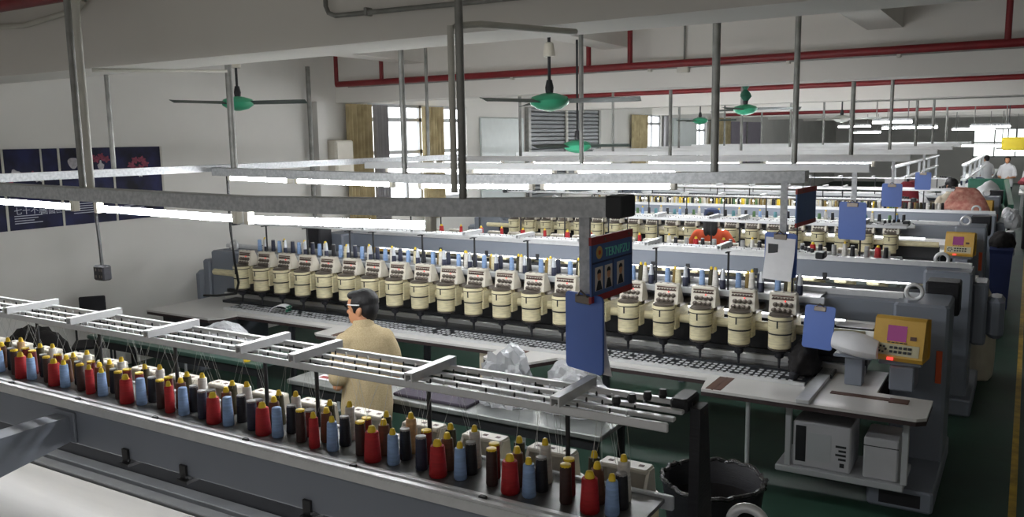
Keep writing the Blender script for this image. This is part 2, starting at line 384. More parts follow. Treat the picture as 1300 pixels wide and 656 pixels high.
# ------------------------------------------------------------------ pipes under the ceiling
def pipe(pts, r, m, name, label, cat='pipe', group=None):
    o = MB().tube(pts, r, 10).build(name, m, smooth=True); return tag(o, label, cat, group)
p = pipe([(-8.55, 9.3, 3.35), (8.7, 9.3, 3.35)], 0.042, 'red_pipe', 'sprinkler_pipe', 'red sprinkler pipe along the second ceiling beam')
for x in (-8.55, -7.72, -4.55, -4.02, -0.24, 3.2):
    MB().tube([(x, 9.3, 3.35), (x, 9.3, ZS - 0.003)], 0.03, 10).build('drop_pipe', 'red_pipe', p, smooth=True)
p = pipe([(-8.6, 15.6, 3.37), (8.7, 15.6, 3.37)], 0.045, 'red_pipe', 'sprinkler_pipe', 'thinner red sprinkler pipe along the third ceiling beam')
for x in (-3.1, -0.46): MB().tube([(x, 15.6, 3.37), (x, 15.6, 3.52)], 0.03).build('nozzle', 'red_pipe', p, smooth=True)
pipe([(-8.6, 27.7, 3.2), (8.7, 27.7, 3.2)], 0.06, 'red_pipe', 'sprinkler_pipe', 'dark red sprinkler pipe far down the hall')
pipe([(-8.6, 3.45, 3.545), (-5.2, 3.45, 3.545)], 0.05, 'red_pipe', 'sprinkler_pipe', 'red sprinkler pipe before the nearest ceiling beam')
p = pipe([(-8.6, 9.6, 3.33), (8.7, 9.6, 3.33)], 0.012, 'pole', 'wall_conduit', 'thin grey conduit clipped to the second beam face')
for x in (-5.8, -3.9, -2.3, -1.2): MB().rbox(x - 0.02, x + 0.02, 9.58, 9.65, 3.30, 3.36, 0.006).build('clip', 'white_pole', p)
o = MB().rbox(-3.56, -3.42, 9.58, 9.65, 3.27, 3.40, 0.01).build('junction_box', 'white_pole'); tag(o, 'white junction box on the second beam face', 'junction box')
MB().tube([(-3.48, 9.62, 3.38), (-3.48, 9.62, ZS)], 0.012).build('conduit', 'pole', o)
p = pipe([(-2.7, 15.92, 3.08), (8.7, 15.92, 3.08)], 0.012, 'pole', 'wall_conduit', 'thin conduit low on the third beam face')
p = pipe([(-3.57, 3.82, 3.6), (-3.57, 3.82, 3.33), (-3.55, 3.82, 3.29), (-3.50, 3.82, 3.27), (-2.37, 3.82, 3.255), (-1.6, 3.82, 3.25)], 0.014, 'pole', 'wall_conduit', 'grey conduit with an elbow on the nearest beam face')
MB().rbox(-3.27, -3.25, 3.80, 3.86, 3.25, 3.295, 0.004).build('clip', 'pole', p)
pipe([(-7.1, 3.82, 3.49), (-6.7, 3.82, 3.47), (-5.98, 3.82, 3.53), (-5.9, 3.82, 3.58), (-5.88, 3.82, 3.66), (-5.9, 3.82, 3.9)], 0.02, 'white_pole', 'wall_conduit', 'white bent conduit beside the red pipe on the nearest beam')
o = MB().tube([(-6.0, 3.9, ZB - 0.012), (-5.35, 4.6, ZB - 0.012)], 0.012).build('conduit_stub', 'white_pole'); tag(o, 'short white conduit under the nearest beam by the twin pole', 'conduit')

# ------------------------------------------------------------------ light fixtures
def fixture(Y, xs, zt, h, wd, tubes, poles, label, tray='galv', tubez=0.055, pr=0.02):
    t = empty('light_fixture', ((xs[0] + xs[-1]) / 2, Y, zt[0]), 0, label, 'light fixture', 'hanging tube light fixtures')
    ox, oy, oz = t.location
    b = MB()
    for i in range(len(xs) - 1):
        x0, x1, z0, z1 = xs[i] - ox, xs[i + 1] - ox, zt[i] - oz, zt[i + 1] - oz
        prof = [(-wd / 2, -h), (-wd / 2, 0), (wd / 2, 0), (wd / 2, -h), (wd / 2 - 0.012, -h), (wd / 2 - 0.012, -0.012 - h * 0.4), (-wd / 2 + 0.012, -0.012 - h * 0.4), (-wd / 2 + 0.012, -h)]
        b.loft([[(x0, py, pz + z0) for py, pz in prof], [(x1, py, pz + z1) for py, pz in prof]])
    b.build('tray', tray, t)
    def zat(x):
        for i in range(len(xs) - 1):
            if xs[i] <= x <= xs[i + 1]: return zt[i] + (zt[i + 1] - zt[i]) * (x - xs[i]) / (xs[i + 1] - xs[i]) - oz
        return zt[-1] - oz
    for a, c in tubes:
        za, zc = zat(a) - h - tubez + 0.02, zat(c) - h - tubez + 0.02
        MB().tube([(a - ox + 0.03, 0, za), (c - ox - 0.03, 0, zc)], 0.019, 10).build('fluorescent_tube', 'tube', t, smooth=True)
        for q, zz in ((a, za), (c, zc)):
            hb = MB(); hb.rbox(q - ox - 0.02, q - ox + 0.02, -0.022, 0.022, zz - 0.025, zz + tubez + 0.005, 0.005)
            hb.build('lamp_holder', 'beige', t)
    for x, m_, r in poles:
        MB().tube([(x - ox, 0, zat(x) - 0.01), (x - ox, 0, ZS - oz)], r, 10).build('hanging_pole', m_, t, smooth=True)
    return t
f1 = fixture(3.05, [-6.4, -4.75, -3.45, -2.3, -1.325], [2.318, 2.293, 2.274, 2.288, 2.316], 0.075, 0.12,
        [(-6.1, -4.98), (-4.74, -3.54), (-3.45, -2.28)], [(-4.88, 'pole', 0.02), (-4.80, 'white_pole', 0.022), (-2.10, 'pole', 0.018)], 'nearest hanging tray of bright tubes, above the front thread rack', tubez=0.065)
MB().tube([(-2.145 + 3.8625, 0.0, 0.0), (-2.145 + 3.8625, 0.0, 0.71), (-2.13 + 3.8625, 0.02, 0.71), (-2.06 + 3.8625, 0.1, 0.72), (-1.95 + 3.8625, 0.79, 0.745)], 0.015, 10).build('conduit', 'white_pole', f1, smooth=True)
MB().rbox(2.47, 2.542, -0.066, 0.066, -0.08, 0.006, 0.006).build('end_cap', 'dark', f1)
MB().box(2.33, 2.375, -0.01, 0.005, -0.40, -0.04).build('hanging_strap', 'galv', f1)
f2 = fixture(5.3, [-6.39, -5.4, -3.75, -1.14], [2.325, 2.308, 2.282, 2.328], 0.07, 0.11, [(-6.21, -5.46), (-5.37, -4.33), (-4.04, -3.05), (-2.95, -1.98)],
        [(-6.15, 'pole', 0.03), (-4.2, 'pole', 0.022), (-1.71, 'pole', 0.025)], 'second hanging tray of tubes, over the second machine', tubez=0.04)
MB().box(2.475, 2.515, -0.01, 0.005, -0.40, -0.04).build('hanging_strap', 'galv', f2)
f3 = fixture(7.4, [-6.39, -3.8, -1.1], [2.31, 2.30, 2.30], 0.07, 0.11, [(-6.1, -5.05), (-4.95, -4.0), (-3.75, -2.73)], [(-3.7, 'pole', 0.022), (-1.70, 'pole', 0.024)], 'third hanging tray of tubes, behind the second machine', tray='white_tray', tubez=0.035)
MB().box(2.51, 2.55, -0.01, 0.005, -0.32, -0.04).build('hanging_strap', 'galv', f3)
fxs = [(10.3, 'fourth hanging tray of tubes, over the machine with the second yellow console'), (13.4, 'fifth hanging tray of tubes down the hall'), (16.6, 'sixth hanging tray of tubes down the hall'), (19.6, 'seventh hanging tray of tubes down the hall'), (22.8, 'eighth hanging tray of tubes, last before the garment tables')]
for Y, lb in fxs:
    xr = {10.3: -1.12, 13.4: -1.12, 16.6: -1.15, 19.6: -1.2, 22.8: -1.2}[Y]
    f = fixture(Y, [-8.0, xr], [2.30, 2.30], 0.07, 0.11, [(-7.6, -6.4), (-5.9, -4.7), (-4.2, -3.0), (-2.7, -1.5)],
        [(-6.1, 'pole', 0.022), (-3.9, 'pole', 0.022), (-1.74, 'pole', 0.024)], lb, tray='white_tray')
# rail joining the fixtures
o = MB().box(-6.47, -6.40, 3.12, 9.4, 2.29, 2.352).build('joining_rail', 'galv'); tag(o, 'long galvanised rail joining the ends of the hanging light trays', 'rail')
for yy in (4.3, 8.6): MB().tube([(-6.43, yy, 2.33), (-6.43, yy, ZS)], 0.02).build('hanging_pole', 'pole', o, smooth=True)
# free lamps far down the hall
for x0, x1, Y, z, lb in [(-3.26, -2.4, 22.0, 2.78, 'bare tube lamp under the far ceiling before the dark pipe'), (-3.6, -2.2, 26.0, 2.66, 'lower bare tube lamp beneath the far ceiling'),
        (-1.3, -0.45, 24.0, 2.64, 'bare tube lamp nearest the yellow sign'), (-2.2, -1.0, 31.0, 2.6, 'bare tube lamp above the garment tables'), (-2.6, -0.2, 36.0, 2.0, 'long bright lamp over the farthest garment tables'), (-0.9, 0.6, 30.0, 1.95, 'bright lamp over the aisle garment table'),
        (-5.5, -4.5, 30.0, 2.75, 'bare tube lamp far off before the lilac partition'), (-5.6, -4.6, 33.0, 2.55, 'farther bare tube lamp before the lilac partition')]:
    t = empty('tube_lamp', ((x0 + x1) / 2, Y, z), 0, lb, 'lamp', 'far tube lamps'); hw = (x1 - x0) / 2
    MB().tube([(-hw, 0, 0), (hw, 0, 0)], 0.022).build('fluorescent_tube', 'tube', t)
    MB().box(-hw, hw, -0.04, 0.04, 0.03, 0.08).build('tray', 'galv', t)
    for q in (-0.8, 0.8): MB().tube([(hw * q, 0, 0.08), (hw * q, 0, ZS - z)], 0.012).build('hanging_rod', 'pole', t)

# ------------------------------------------------------------------ ceiling fans
def fan(x, y, z, rz, blade_m, hub_m, label, wrap=None, R_=0.72, canopy=True):
    t = empty('ceiling_fan', (x, y, z), rz, label, 'ceiling fan', 'green ceiling fans')
    MB().lathe([(0.02, -0.085), (0.10, -0.065), (0.15, -0.03), (0.16, 0.0), (0.14, 0.03), (0.06, 0.055), (0.02, 0.06)], n=28).build('motor', hub_m, t, smooth=True)
    MB().tube([(0, 0, 0.05), (0, 0, ZS - z)], 0.013).build('rod', 'dark', t, smooth=True)
    MB().lathe([(0.03, 0.06), (0.035, 0.10), (0.022, 0.16)], n=14).build('coupling', 'dark', t, smooth=True)
    if canopy: MB().lathe([(0.045, 0.34), (0.05, 0.36), (0.035, 0.44), (0.02, 0.45)], n=16).build('canopy', 'beige', t, smooth=True)
    for k in range(3):
        a = 2 * PI * k / 3; tf = Matrix.Rotation(a, 4, 'Z')
        n = 10; top = []; bot = []
        prof = [(0.10, -0.03, 0.03), (0.2, -0.05, 0.05), (0.45, -0.07, 0.065), (R_ - 0.06, -0.075, 0.06), (R_, -0.05, 0.03)]
        rings = []
        for (r, a0, a1) in prof:
            rings.append([(r, a0, 0.012), (r, a1, -0.018), (r, a1, -0.022), (r, a0, 0.008)])
        MB().loft(rings, tf=tf).build('blade', blade_m, t)
    if wrap:
        MB().loft([[(r * math.cos(q) * (1 + 0.2 * math.sin(3 * q + z_ * 20)), r * math.sin(q), z_) for q in [2 * PI * i / 12 for i in range(12)]] for z_, r in ((0.10, 0.03), (0.16, 0.07), (0.2, 0.06), (0.25, 0.025), (0.30, 0.05), (0.36, 0.085), (0.40, 0.07))]).build('cloth_wrap', 'green_plastic', t, smooth=True)
    return t
fan(-6.85, 6.0, 2.95, 0.42, 'dkgreen', 'green_fan', 'green ceiling fan nearest the poster wall')
fan(-3.28, 6.0, 2.84, 0.30, 'dkgreen', 'green_fan', 'green ceiling fan hanging over the middle of the second machine')
fan(-3.3, 11.5, 2.89, 0.45, 'dkgreen', 'green_fan', 'green ceiling fan with cloth tied around its rod', wrap=True, canopy=False)
fan(-5.8, 17.0, 2.85, 0.2, 'dkgreen', 'green_fan', 'small distant green fan before the slim window')
fan(-3.15, 17.5, 2.83, 0.35, 'fan_white', 'fan_white', 'white ceiling fan down the hall')
fan(-4.3, 8.5, 2.46, 0.15, 'dkgreen', 'green_fan', 'low green fan before the roller shutter', R_=0.6, canopy=False)

# ------------------------------------------------------------------ embroidery machine (front faces -Y)
HX = [-2.925 + 5.85 / 19 * i for i in range(20)]
XB = [-2.81, -2.19, -1.585, -1.27, -0.645, -0.03, 0.55, 1.17, 1.79, 2.4, 2.9]
def make_machine():
    t = empty('embroidery_machine', (0, 0, 0))
    # structure
    MB().rbox(-3.70, 3.75, -0.02, 0.17, 1.13, 1.30, 0.008).build('main_beam', 'blue_grey', t)
    b = MB()
    for x in (-2.5, -1.815, -1.085, -0.685, 0.05, 0.78, 1.5, 2.2):
        b = MB(); b.box(x - 0.02, x + 0.02, 0.17, 0.182, 1.115, 1.18).box(x - 0.045, x + 0.02, 0.13, 0.20, 1.108, 1.122)
        b.build('beam_bracket', 'dark', t)
    MB().box(-3.12, 3.15, -0.215, 0.10, 1.30, 1.315).build('thread_deck', 'deck', t)
    MB().rbox(-3.15, 3.2, -0.235, -0.215, 1.275, 1.325, 0.004).build('deck_lip', 'pale_grey', t)
    b = MB(); b.box(-3.78, 3.7, 0.100, 0.176, 1.302, 1.338).box(-3.78, 3.7, 0.108, 0.128, 1.338, 1.346).box(-3.78, 3.7, 0.148, 0.170, 1.338, 1.346)
    b.mat(1)
    for k in range(12): b.rbox(-3.2 + k * 0.58, -3.17 + k * 0.58, 0.128, 0.148, 1.338, 1.352, 0.004)
    b.build('deck_rail', ['rail', 'dark'], t)
    # thread rack
    r = []
    for y, z, hh, ww in ((-0.03, 1.638, 0.03, 0.012), (-0.09, 1.648, 0.014, 0.024), (-0.17, 1.648, 0.014, 0.024), (-0.255, 1.652, 0.02, 0.022)):
        MB().rbox(-3.2, 3.2, y - ww / 2, y + ww / 2, z - hh / 2, z + hh / 2, 0.003).build('rack_bar', 'rail', t)
    b = MB()
    for k in range(20):
        for q in range(5):
            x = HX[k] - 0.12 + q * 0.06
            for y in (-0.06, -0.13, -0.21):
                b.mat((q + k) % 2 if y != -0.13 else 1); b.lathe([(0.003, 0), (0.0045, 0.008), (0.003, 0.016)], (x, y, 1.645), n=6)
    p = b.build('guide_pins', ['rail', 'dark'], t); tag(p, kind='stuff')
    for x in XB:
        MB().box(x - 0.018, x + 0.018, -0.29, 0.0, 1.682, 1.690).box(x - 0.018, x - 0.012, -0.29, 0.0, 1.655, 1.682).box(x + 0.012, x + 0.018, -0.29, 0.0, 1.655, 1.682).build('rack_crossbar', 'rail', t)
        b = MB().tube([(x + 0.05, -0.19, 1.315), (x + 0.05, -0.19, 1.64)], 0.009, 8); b.box(x + 0.044, x + 0.056, -0.26, -0.03, 1.624, 1.634)
        b.build('rack_post', 'dark', t)
    for sx in (-1, 1):
        for q in range(4): MB().lathe([(0.012, 0), (0.016, 0.012), (0.012, 0.03)], (sx * (3.1 - q * 0.035), -0.24 + 0.05 * q, 1.665), n=10).build('rack_knob', 'dark', t)
        MB().rbox(sx * 3.17 - 0.03, sx * 3.17 + 0.03, -0.33, -0.2, 1.63, 1.68, 0.008).build('rack_end', 'dark', t)
    # cream drive tube behind the heads
    MB().tube([(-3.55, -0.28, 1.075), (3.5, -0.28, 1.075)], 0.036, 16).build('drive_tube', 'cream', t, smooth=True)
    # sewing heads
    hm = None
    for x in HX:
        if hm is None:
            b = MB(); b.rbox(-0.05, 0.065, -0.34, -0.02, 1.05, 1.19, 0.01); b.mat(1); b.rbox(-0.09, 0.09, -0.30, -0.02, 1.165, 1.215, 0.008); b.mat(0)
            b.rbox(0.068, 0.092, -0.40, -0.3, 1.0, 1.17, 0.006)
            h = b.build('sewing_head', ['cream', 'knob'], t)
            b = MB()
            b.lathe([(0.05, 1.205), (0.087, 1.20), (0.090, 1.19), (0.090, 1.178)], n=26)
            b.lathe([(0.086, 1.178), (0.086, 1.075), (0.083, 1.07), (0.083, 0.965), (0.074, 0.955)], n=26)
            b.mat(1); b.lathe([(0.088, 1.182), (0.088, 1.170)], n=26).lathe([(0.087, 1.077), (0.088, 1.072), (0.087, 1.066)], n=26)
            b.box(-0.005, 0.005, -0.089, -0.08, 1.12, 1.17)
            b.mat(2); b.lathe([(0.07, 1.222), (0.085, 1.212), (0.085, 1.203)], n=26)
            c = b.build('needle_cylinder', ['cream', 'black', 'knob'], h, smooth=True, loc=(0, -0.43, 0))
            b = MB(); b.lathe([(0.085, 0.957), (0.08, 0.945), (0.055, 0.938)], n=22); b.mat(1)
            b.lathe([(0.05, 0.94), (0.052, 0.925), (0.036, 0.915), (0.033, 0.885), (0.012, 0.87), (0.008, 0.80)], n=16)
            b.build('presser_foot', ['knob', 'black'], h, smooth=True, loc=(0, -0.43, 0))
            # tension board: hollow tray with a face of knobs
            b = MB(); W = 0.094
            fp = [(-0.385, 1.205), (-0.372, 1.205), (-0.352, 1.355), (-0.365, 1.355)]
            b.prism(fp, 'x', -W, W)
            b.rbox(-W, W, -0.372, -0.30, 1.347, 1.365, 0.005)
            for sx in (-1, 1): b.prism([(-0.385, 1.205), (-0.36, 1.357), (-0.315, 1.36), (-0.25, 1.235), (-0.25, 1.205)], 'x', sx * W - 0.006, sx * W + 0.006)
            b.box(-W, W, -0.385, -0.25, 1.203, 1.21)
            b.mat(1)
            def fy(z): return -0.385 + 0.02 * (z - 1.205) / 0.15
            for z in (1.338, 1.315): b.box(-W + 0.012, W - 0.012, fy(z) - 0.003, fy(z), z - 0.005, z + 0.005)
            for q in range(3): b.box(-0.07 + q * 0.06, -0.05 + q * 0.06, -0.345, -0.328, 1.3645, 1.366)
            b.mat(2)
            for z, n_ in ((1.275, 4), (1.232, 4)):
                for q in range(n_):
                    b.lathe([(0.0185, 0), (0.0185, 0.012), (0.009, 0.016), (0.009, 0.026)], n=10, tf=Matrix.Translation((-0.062 + q * 0.038 + (0.010 if z > 1.25 else 0), fy(z), z)) @ Matrix.Rotation(PI / 2, 4, 'X'))
            for q in range(7): b.lathe([(0.006, 0), (0.006, 0.012)], n=8, tf=Matrix.Translation((-0.069 + q * 0.023, fy(1.31), 1.325)) @ Matrix.Rotation(PI / 2, 4, 'X'))
            b.mat(3); b.lathe([(0.006, 0), (0.004, 0.008)], n=8, tf=Matrix.Translation((0.02, fy(1.3), 1.302)) @ Matrix.Rotation(PI / 2, 4, 'X'))
            b.build('tension_board', ['beige', 'brownstrip', 'knob', 'redled'], h)
            h.location.x = x; hm = h
        else:
            h = copy_tree(hm, t); h.location.x = x
    # table: comb-shaped top with bays for the operators
    fy_, ny = -1.08, -0.80
    poly = [(-3.72, -0.02), (-3.72, fy_), (-2.72, fy_), (-2.62, fy_ + 0.10), (-2.60, ny), (-1.25, ny), (-1.25, fy_ + 0.03), (-1.2, fy_), (-0.95, fy_), (-0.88, ny),
            (0.64, ny), (0.66, fy_ + 0.03), (0.70, fy_), (1.02, fy_), (1.10, fy_ + 0.06), (1.22, ny), (2.49, ny), (2.54, fy_), (3.94, fy_), (3.995, fy_ + 0.05), (3.995, -0.62), (3.64, -0.60), (3.64, -0.02)]
    MB().prism(poly, 'z', 0.735, 0.755).build('tabletop', 'table', t)
    pe = [(x * 0.9995, y + 0.002) for x, y in poly]
    MB().prism(pe, 'z', 0.705, 0.735).build('table_edge', 'edge', t)
    for x in (-0.98, 0.98 - 0.12, 2.62):
        b = MB(); b.box(x - 0.055, x + 0.055, fy_ + 0.02, -0.72, 0.755, 0.758).box(x - 0.006, x + 0.006, fy_ + 0.0, -0.72, 0.757, 0.76)
        b.build('table_joint', 'brownstrip', t)
    for x, y in ((2.84, -0.94), (1.0, -0.98), (-1.05, -0.98), (-3.3, -0.95), (-3.6, -0.2)):
        MB().tube([(x, y, 0.0), (x, y, 0.705)], 0.016, 8).lathe([(0.03, 0), (0.03, 0.012)], (x, y, 0), n=12).build('table_leg', 'pale_grey', t)
    b = MB(); b.rbox(3.20, 3.29, -1.10, 0.0, 0.755, 0.785, 0.004); b.build('slide_rail', 'rail', t)
    MB().box(3.36, 3.80, -0.77, -0.71, 0.755, 0.76).box(3.74, 3.86, -0.80, -0.70, 0.756, 0.762).build('cable_slot', 'brownstrip', t)
    MB().box(-3.5, -2.75, -1.04, -1.0, 0.60, 0.705).box(-3.5, -2.75, -1.05, -0.6, 0.59, 0.60).build('under_tray', 'dark', t)
    # pallet frame with rows of little patches
    b = MB(); b.box(-2.95, 3.17, -0.67, -0.40, 0.757, 0.772); b.mat(2); b.box(-2.95, 3.17, -0.69, -0.665, 0.757, 0.78); b.mat(1)
    rn = random.Random(3)
    for k in range(118):
        for q in range(4):
            if rn.random() < 0.07: continue
            x = -2.93 + k * 0.0515; y = -0.655 + q * 0.062; sx = 0.026 + rn.random() * 0.008; dx = rn.uniform(-0.003, 0.003)
            b.box(x + dx, x + dx + sx, y + 0.010, y + 0.036, 0.772, 0.776)
    b.build('pallet_frame', ['plate', 'tile', 'rail'], t)
    MB().box(-3.3, 3.3, -0.40, -0.20, 0.757, 0.785).build('needle_bed', 'plate', t)
    MB().rbox(-3.5, 3.5, -0.205, -0.165, 0.757, 0.825, 0.004).build('bed_rail', 'steel', t)
    for y0, y1, z0, z1 in ((-0.10, -0.03, 0.80, 0.90), (-0.005, 0.055, 0.80, 0.895)):
        MB().rbox(-3.5, 3.5, y0, y1, z0, z1, 0.004).build('bed_rail', 'bedrail', t)
    MB().box(-3.5, 3.5, -0.16, -0.1, 0.76, 0.86).build('bed_channel', 'dark', t)
    MB().rbox(-3.5, 3.5, -0.118, -0.104, 0.86, 1.03, 0.003).build('dark_panel', 'dark', t)  # added dark sheet that keeps the bright bed from showing between heads
    MB().box(-3.5, 3.5, 0.065, 0.80, 0.868, 0.88).box(-3.5, 3.5, 0.79, 0.80, 0.80, 0.868).build('rear_bed', 'sheet', t)
    for x in (-3.3, -1.2, 1.0, 3.2): MB().rbox(x - 0.03, x + 0.03, 0.6, 0.66, 0, 0.868, 0.004).build('bed_leg', 'blue_grey', t)
    MB().rbox(-3.55, 3.65, -0.02, 0.12, 0.50, 0.69, 0.01).build('lower_beam', 'dark', t)  # beam coloured dark to stand for the shade under the table
    # lamp below the beam
    l = MB().tube([(-3.3, 0.06, 1.112), (3.3, 0.06, 1.112)], 0.012).build('work_lamp', 'lamp', t)
    # end housings
    b = MB(); b.rbox(3.66, 4.03, -0.10, 0.40, 0.03, 1.31, 0.02); b.rbox(3.62, 4.035, -0.75, 0.55, 0.0, 0.15, 0.015); b.mat(1); b.box(3.70, 3.96, -0.752, -0.74, 0.03, 0.12)
    e = b.build('end_housing', ['blue_grey', 'black'], t)
    MB().torus((3.78, 0.05, 1.372), 0.055, 0.015).build('lifting_ring', 'rail', e, smooth=True)
    MB().rbox(3.96, 4.0, -0.112, -0.10, 0.74, 0.98, 0.003).build('warning_label', 'orange', e)
    MB().rbox(3.82, 4.06, 0.42, 0.66, 1.14, 1.40, 0.015).rbox(3.80, 3.98, 0.40, 0.5, 0.98, 1.16, 0.01).build('motor_box', 'black', e)
    b = MB(); b.rbox(-3.80, -3.40, -0.12, 0.36, 0.03, 1.29, 0.02); b.rbox(-3.85, -3.4, -0.7, 0.5, 0.0, 0.15, 0.015); b.rbox(-3.92, -3.8, -0.15, 0.2, 0.6, 1.18, 0.02)
    e = b.build('end_housing', 'blue_grey', t)
    MB().torus((-3.52, 0.0, 1.352), 0.055, 0.016).build('lifting_ring', 'rail', e, smooth=True)
    MB().rbox(-4.06, -3.92, -0.17, 0.16, 0.66, 1.04, 0.04).build('belt_cover', 'blue_grey', e)
    # console
    b = MB(); tf = Matrix.Translation((3.76, -0.40, 0.97)) @ Matrix.Rotation(-0.12, 4, 'Z')
    prof = [(-0.11, 0.0), (-0.13, 0.03), (-0.055, 0.285), (-0.02, 0.30), (0.10, 0.28), (0.11, 0.02), (0.09, 0.0)]
    b.loft([[(-0.15, y, z * 0.97 + 0.004) for y, z in prof], [(-0.165, y, z) for y, z in prof], [(0.165, y, z) for y, z in prof], [(0.15, y, z * 0.97 + 0.004) for y, z in prof]], tf=tf)
    c = b.build('console', 'panel_yellow', t)
    def cy(z): return -0.13 + 0.075 * (z - 0.03) / 0.255
    def fp_(b, x0, x1, z0, z1, h=0.004):
        b.loft([[(x0, cy(z0) - h, z0), (x1, cy(z0) - h, z0), (x1, cy(z1) - h, z1), (x0, cy(z1) - h, z1)], [(x0, cy(z0) + 0.004, z0), (x1, cy(z0) + 0.004, z0), (x1, cy(z1) + 0.004, z1), (x0, cy(z1) + 0.004, z1)]], tf=tf)
    b = MB(); fp_(b, -0.14, 0.14, 0.045, 0.12, 0.003); b.build('keypad', 'keypad', c)
    b = MB(); fp_(b, -0.075, 0.05, 0.14, 0.245, 0.004); b.build('screen', 'screen', c)
    b = MB()
    for i in range(5): fp_(b, -0.05 + i * 0.03, -0.03 + i * 0.03, 0.09, 0.106, 0.009); fp_(b, -0.05 + i * 0.03, -0.03 + i * 0.03, 0.062, 0.078, 0.009)
    b.build('keys', 'black', c); b = MB()
    for i in range(5): fp_(b, -0.07 + i * 0.027, -0.05 + i * 0.027, 0.128, 0.134, 0.005)
    b.build('function_keys', 'black', c); b = MB()
    for a in range(6): fp_(b, -0.10 + 0.024 * math.cos(a) - 0.007, -0.10 + 0.024 * math.cos(a) + 0.007, 0.082 + 0.02 * math.sin(a) - 0.006, 0.082 + 0.02 * math.sin(a) + 0.006, 0.008)
    b.build('arrow_keys', 'black', c)
    b = MB(); fp_(b, -0.06, -0.02, 0.012, 0.03, 0.01); b.build('red_switch', 'redled', c)
    b = MB(); fp_(b, 0.075, 0.115, 0.155, 0.18, 0.005); b.build('badge', 'brownstrip', c)
    b = MB(); b.rbox(3.62, 3.9, -0.46, -0.10, 0.93, 0.968, 0.006).rbox(3.70, 3.86, -0.5, -0.2, 0.756, 0.93, 0.01); b.build('console_stand', 'blue_grey', t)
    # electrics below the table
    MB().rbox(3.02, 3.86, -0.86, -0.40, 0.165, 0.21, 0.006).build('shelf', 'pale_grey', t)
    for xq in (3.08, 3.84): MB().rbox(xq, xq + 0.04, -0.84, -0.80, 0.21, 0.705, 0.004).build('shelf_post', 'pale_grey', t)
    b = MB(); b.rbox(3.13, 3.52, -0.82, -0.48, 0.212, 0.54, 0.01); b.mat(1); b.box(3.15, 3.22, -0.823, -0.818, 0.25, 0.51); b.mat(2); b.box(3.23, 3.39, -0.823, -0.818, 0.27, 0.47)
    b.mat(1)
    for q in range(4): b.box(3.42 + (q % 2) * 0.02, 3.49, -0.823, -0.819, 0.39 - q * 0.03, 0.405 - q * 0.03)
    b.box(3.45, 3.48, -0.823, -0.819, 0.25, 0.28)
    b.build('control_cabinet', ['boxwhite', 'dark', 'pale_grey'], t)
    b = MB(); b.rbox(3.60, 3.82, -0.82, -0.50, 0.212, 0.50, 0.01); b.mat(1); b.box(3.60, 3.82, -0.822, -0.815, 0.44, 0.446); b.build('power_cabinet', ['boxwhite', 'dark'], t)
    return t
MC = [(-4.125, 2.42, True), (-4.455, 6.80, False), (-4.175, 8.90, True), (-4.455, 12.63, False), (-4.175, 14.80, True), (-4.455, 18.5, False)]
MLAB = ['front multi-head embroidery machine seen from its grey back with dense thread cones', 'second long multi-head embroidery machine with cream heads facing the worker',
        'third embroidery machine, its grey back to the second one', 'fourth embroidery machine with cream heads behind the red-shirted worker',
        'fifth embroidery machine with a thread deck before the pink bundle', 'farthest embroidery machine, beside the blue cloth and garment tables']
proto = make_machine()
FAR = ('tension_board', 'presser_foot', 'needle_cylinder', 'guide_pins', 'control_cabinet', 'power_cabinet', 'shelf', 'beam_bracket', 'under_tray')
MACH = []
for i, (x, y, rot) in enumerate(MC):
    t = proto if i == 1 else copy_tree(proto, skip=FAR if i >= 4 else ())
    t.location = (x, y, 0); t.rotation_euler = (0, 0, PI if rot else 0)
    tag(t, MLAB[i], 'embroidery machine', 'rows of multi-head embroidery machines'); MACH.append(t)
for ch in MACH[0].children:
    for g in ch.children:
        if g.name.startswith('lifting_ring') and ch.name.startswith('end_housing') and g.data.vertices[0].co.x < 0: g.location = (0.075, -0.08, 0)
# pieces only the front machine shows: the brace behind its beam, strands up to the rack
b = MB(); b.loft([[(x, -0.17 + 0.34, z) for x, z in ((-0.28, 1.15), (-0.17, 1.15), (-0.17, 1.27), (-0.28, 1.27))], [(x, 0.95, z) for x, z in ((-0.30, 1.02), (-0.15, 1.02), (-0.15, 1.26), (-0.30, 1.26))]])
b.rbox(-0.31, -0.15, 0.17, 0.185, 1.14, 1.29, 0.004)
b.build('rear_brace', 'blue_grey', MACH[0])
MB().prism([(-0.40, 0.95), (-0.2, 0.95), (-0.22, 1.65), (-0.30, 1.65)], 'x', -3.24, -3.205).build('rack_end_plate', 'black', MACH[0])
b = MB(); rn = random.Random(5)
for x in HX:
    for q in range(4):
        dx = rn.uniform(-0.11, 0.11); y0 = rn.choice([-0.01, -0.07, -0.14])
        b.tube([(x + dx, y0, 1.46), (x + dx * 0.8 + rn.uniform(-0.03, 0.03), y0 - 0.07, 1.64)], 0.0007, 4)
        b.tube([(x + dx * 0.8, -0.22, 1.64), (x + dx * 0.6, -0.30, 1.366)], 0.0007, 4)
tag(b.build('thread_strands', 'thread_line', MACH[0]), kind='stuff')

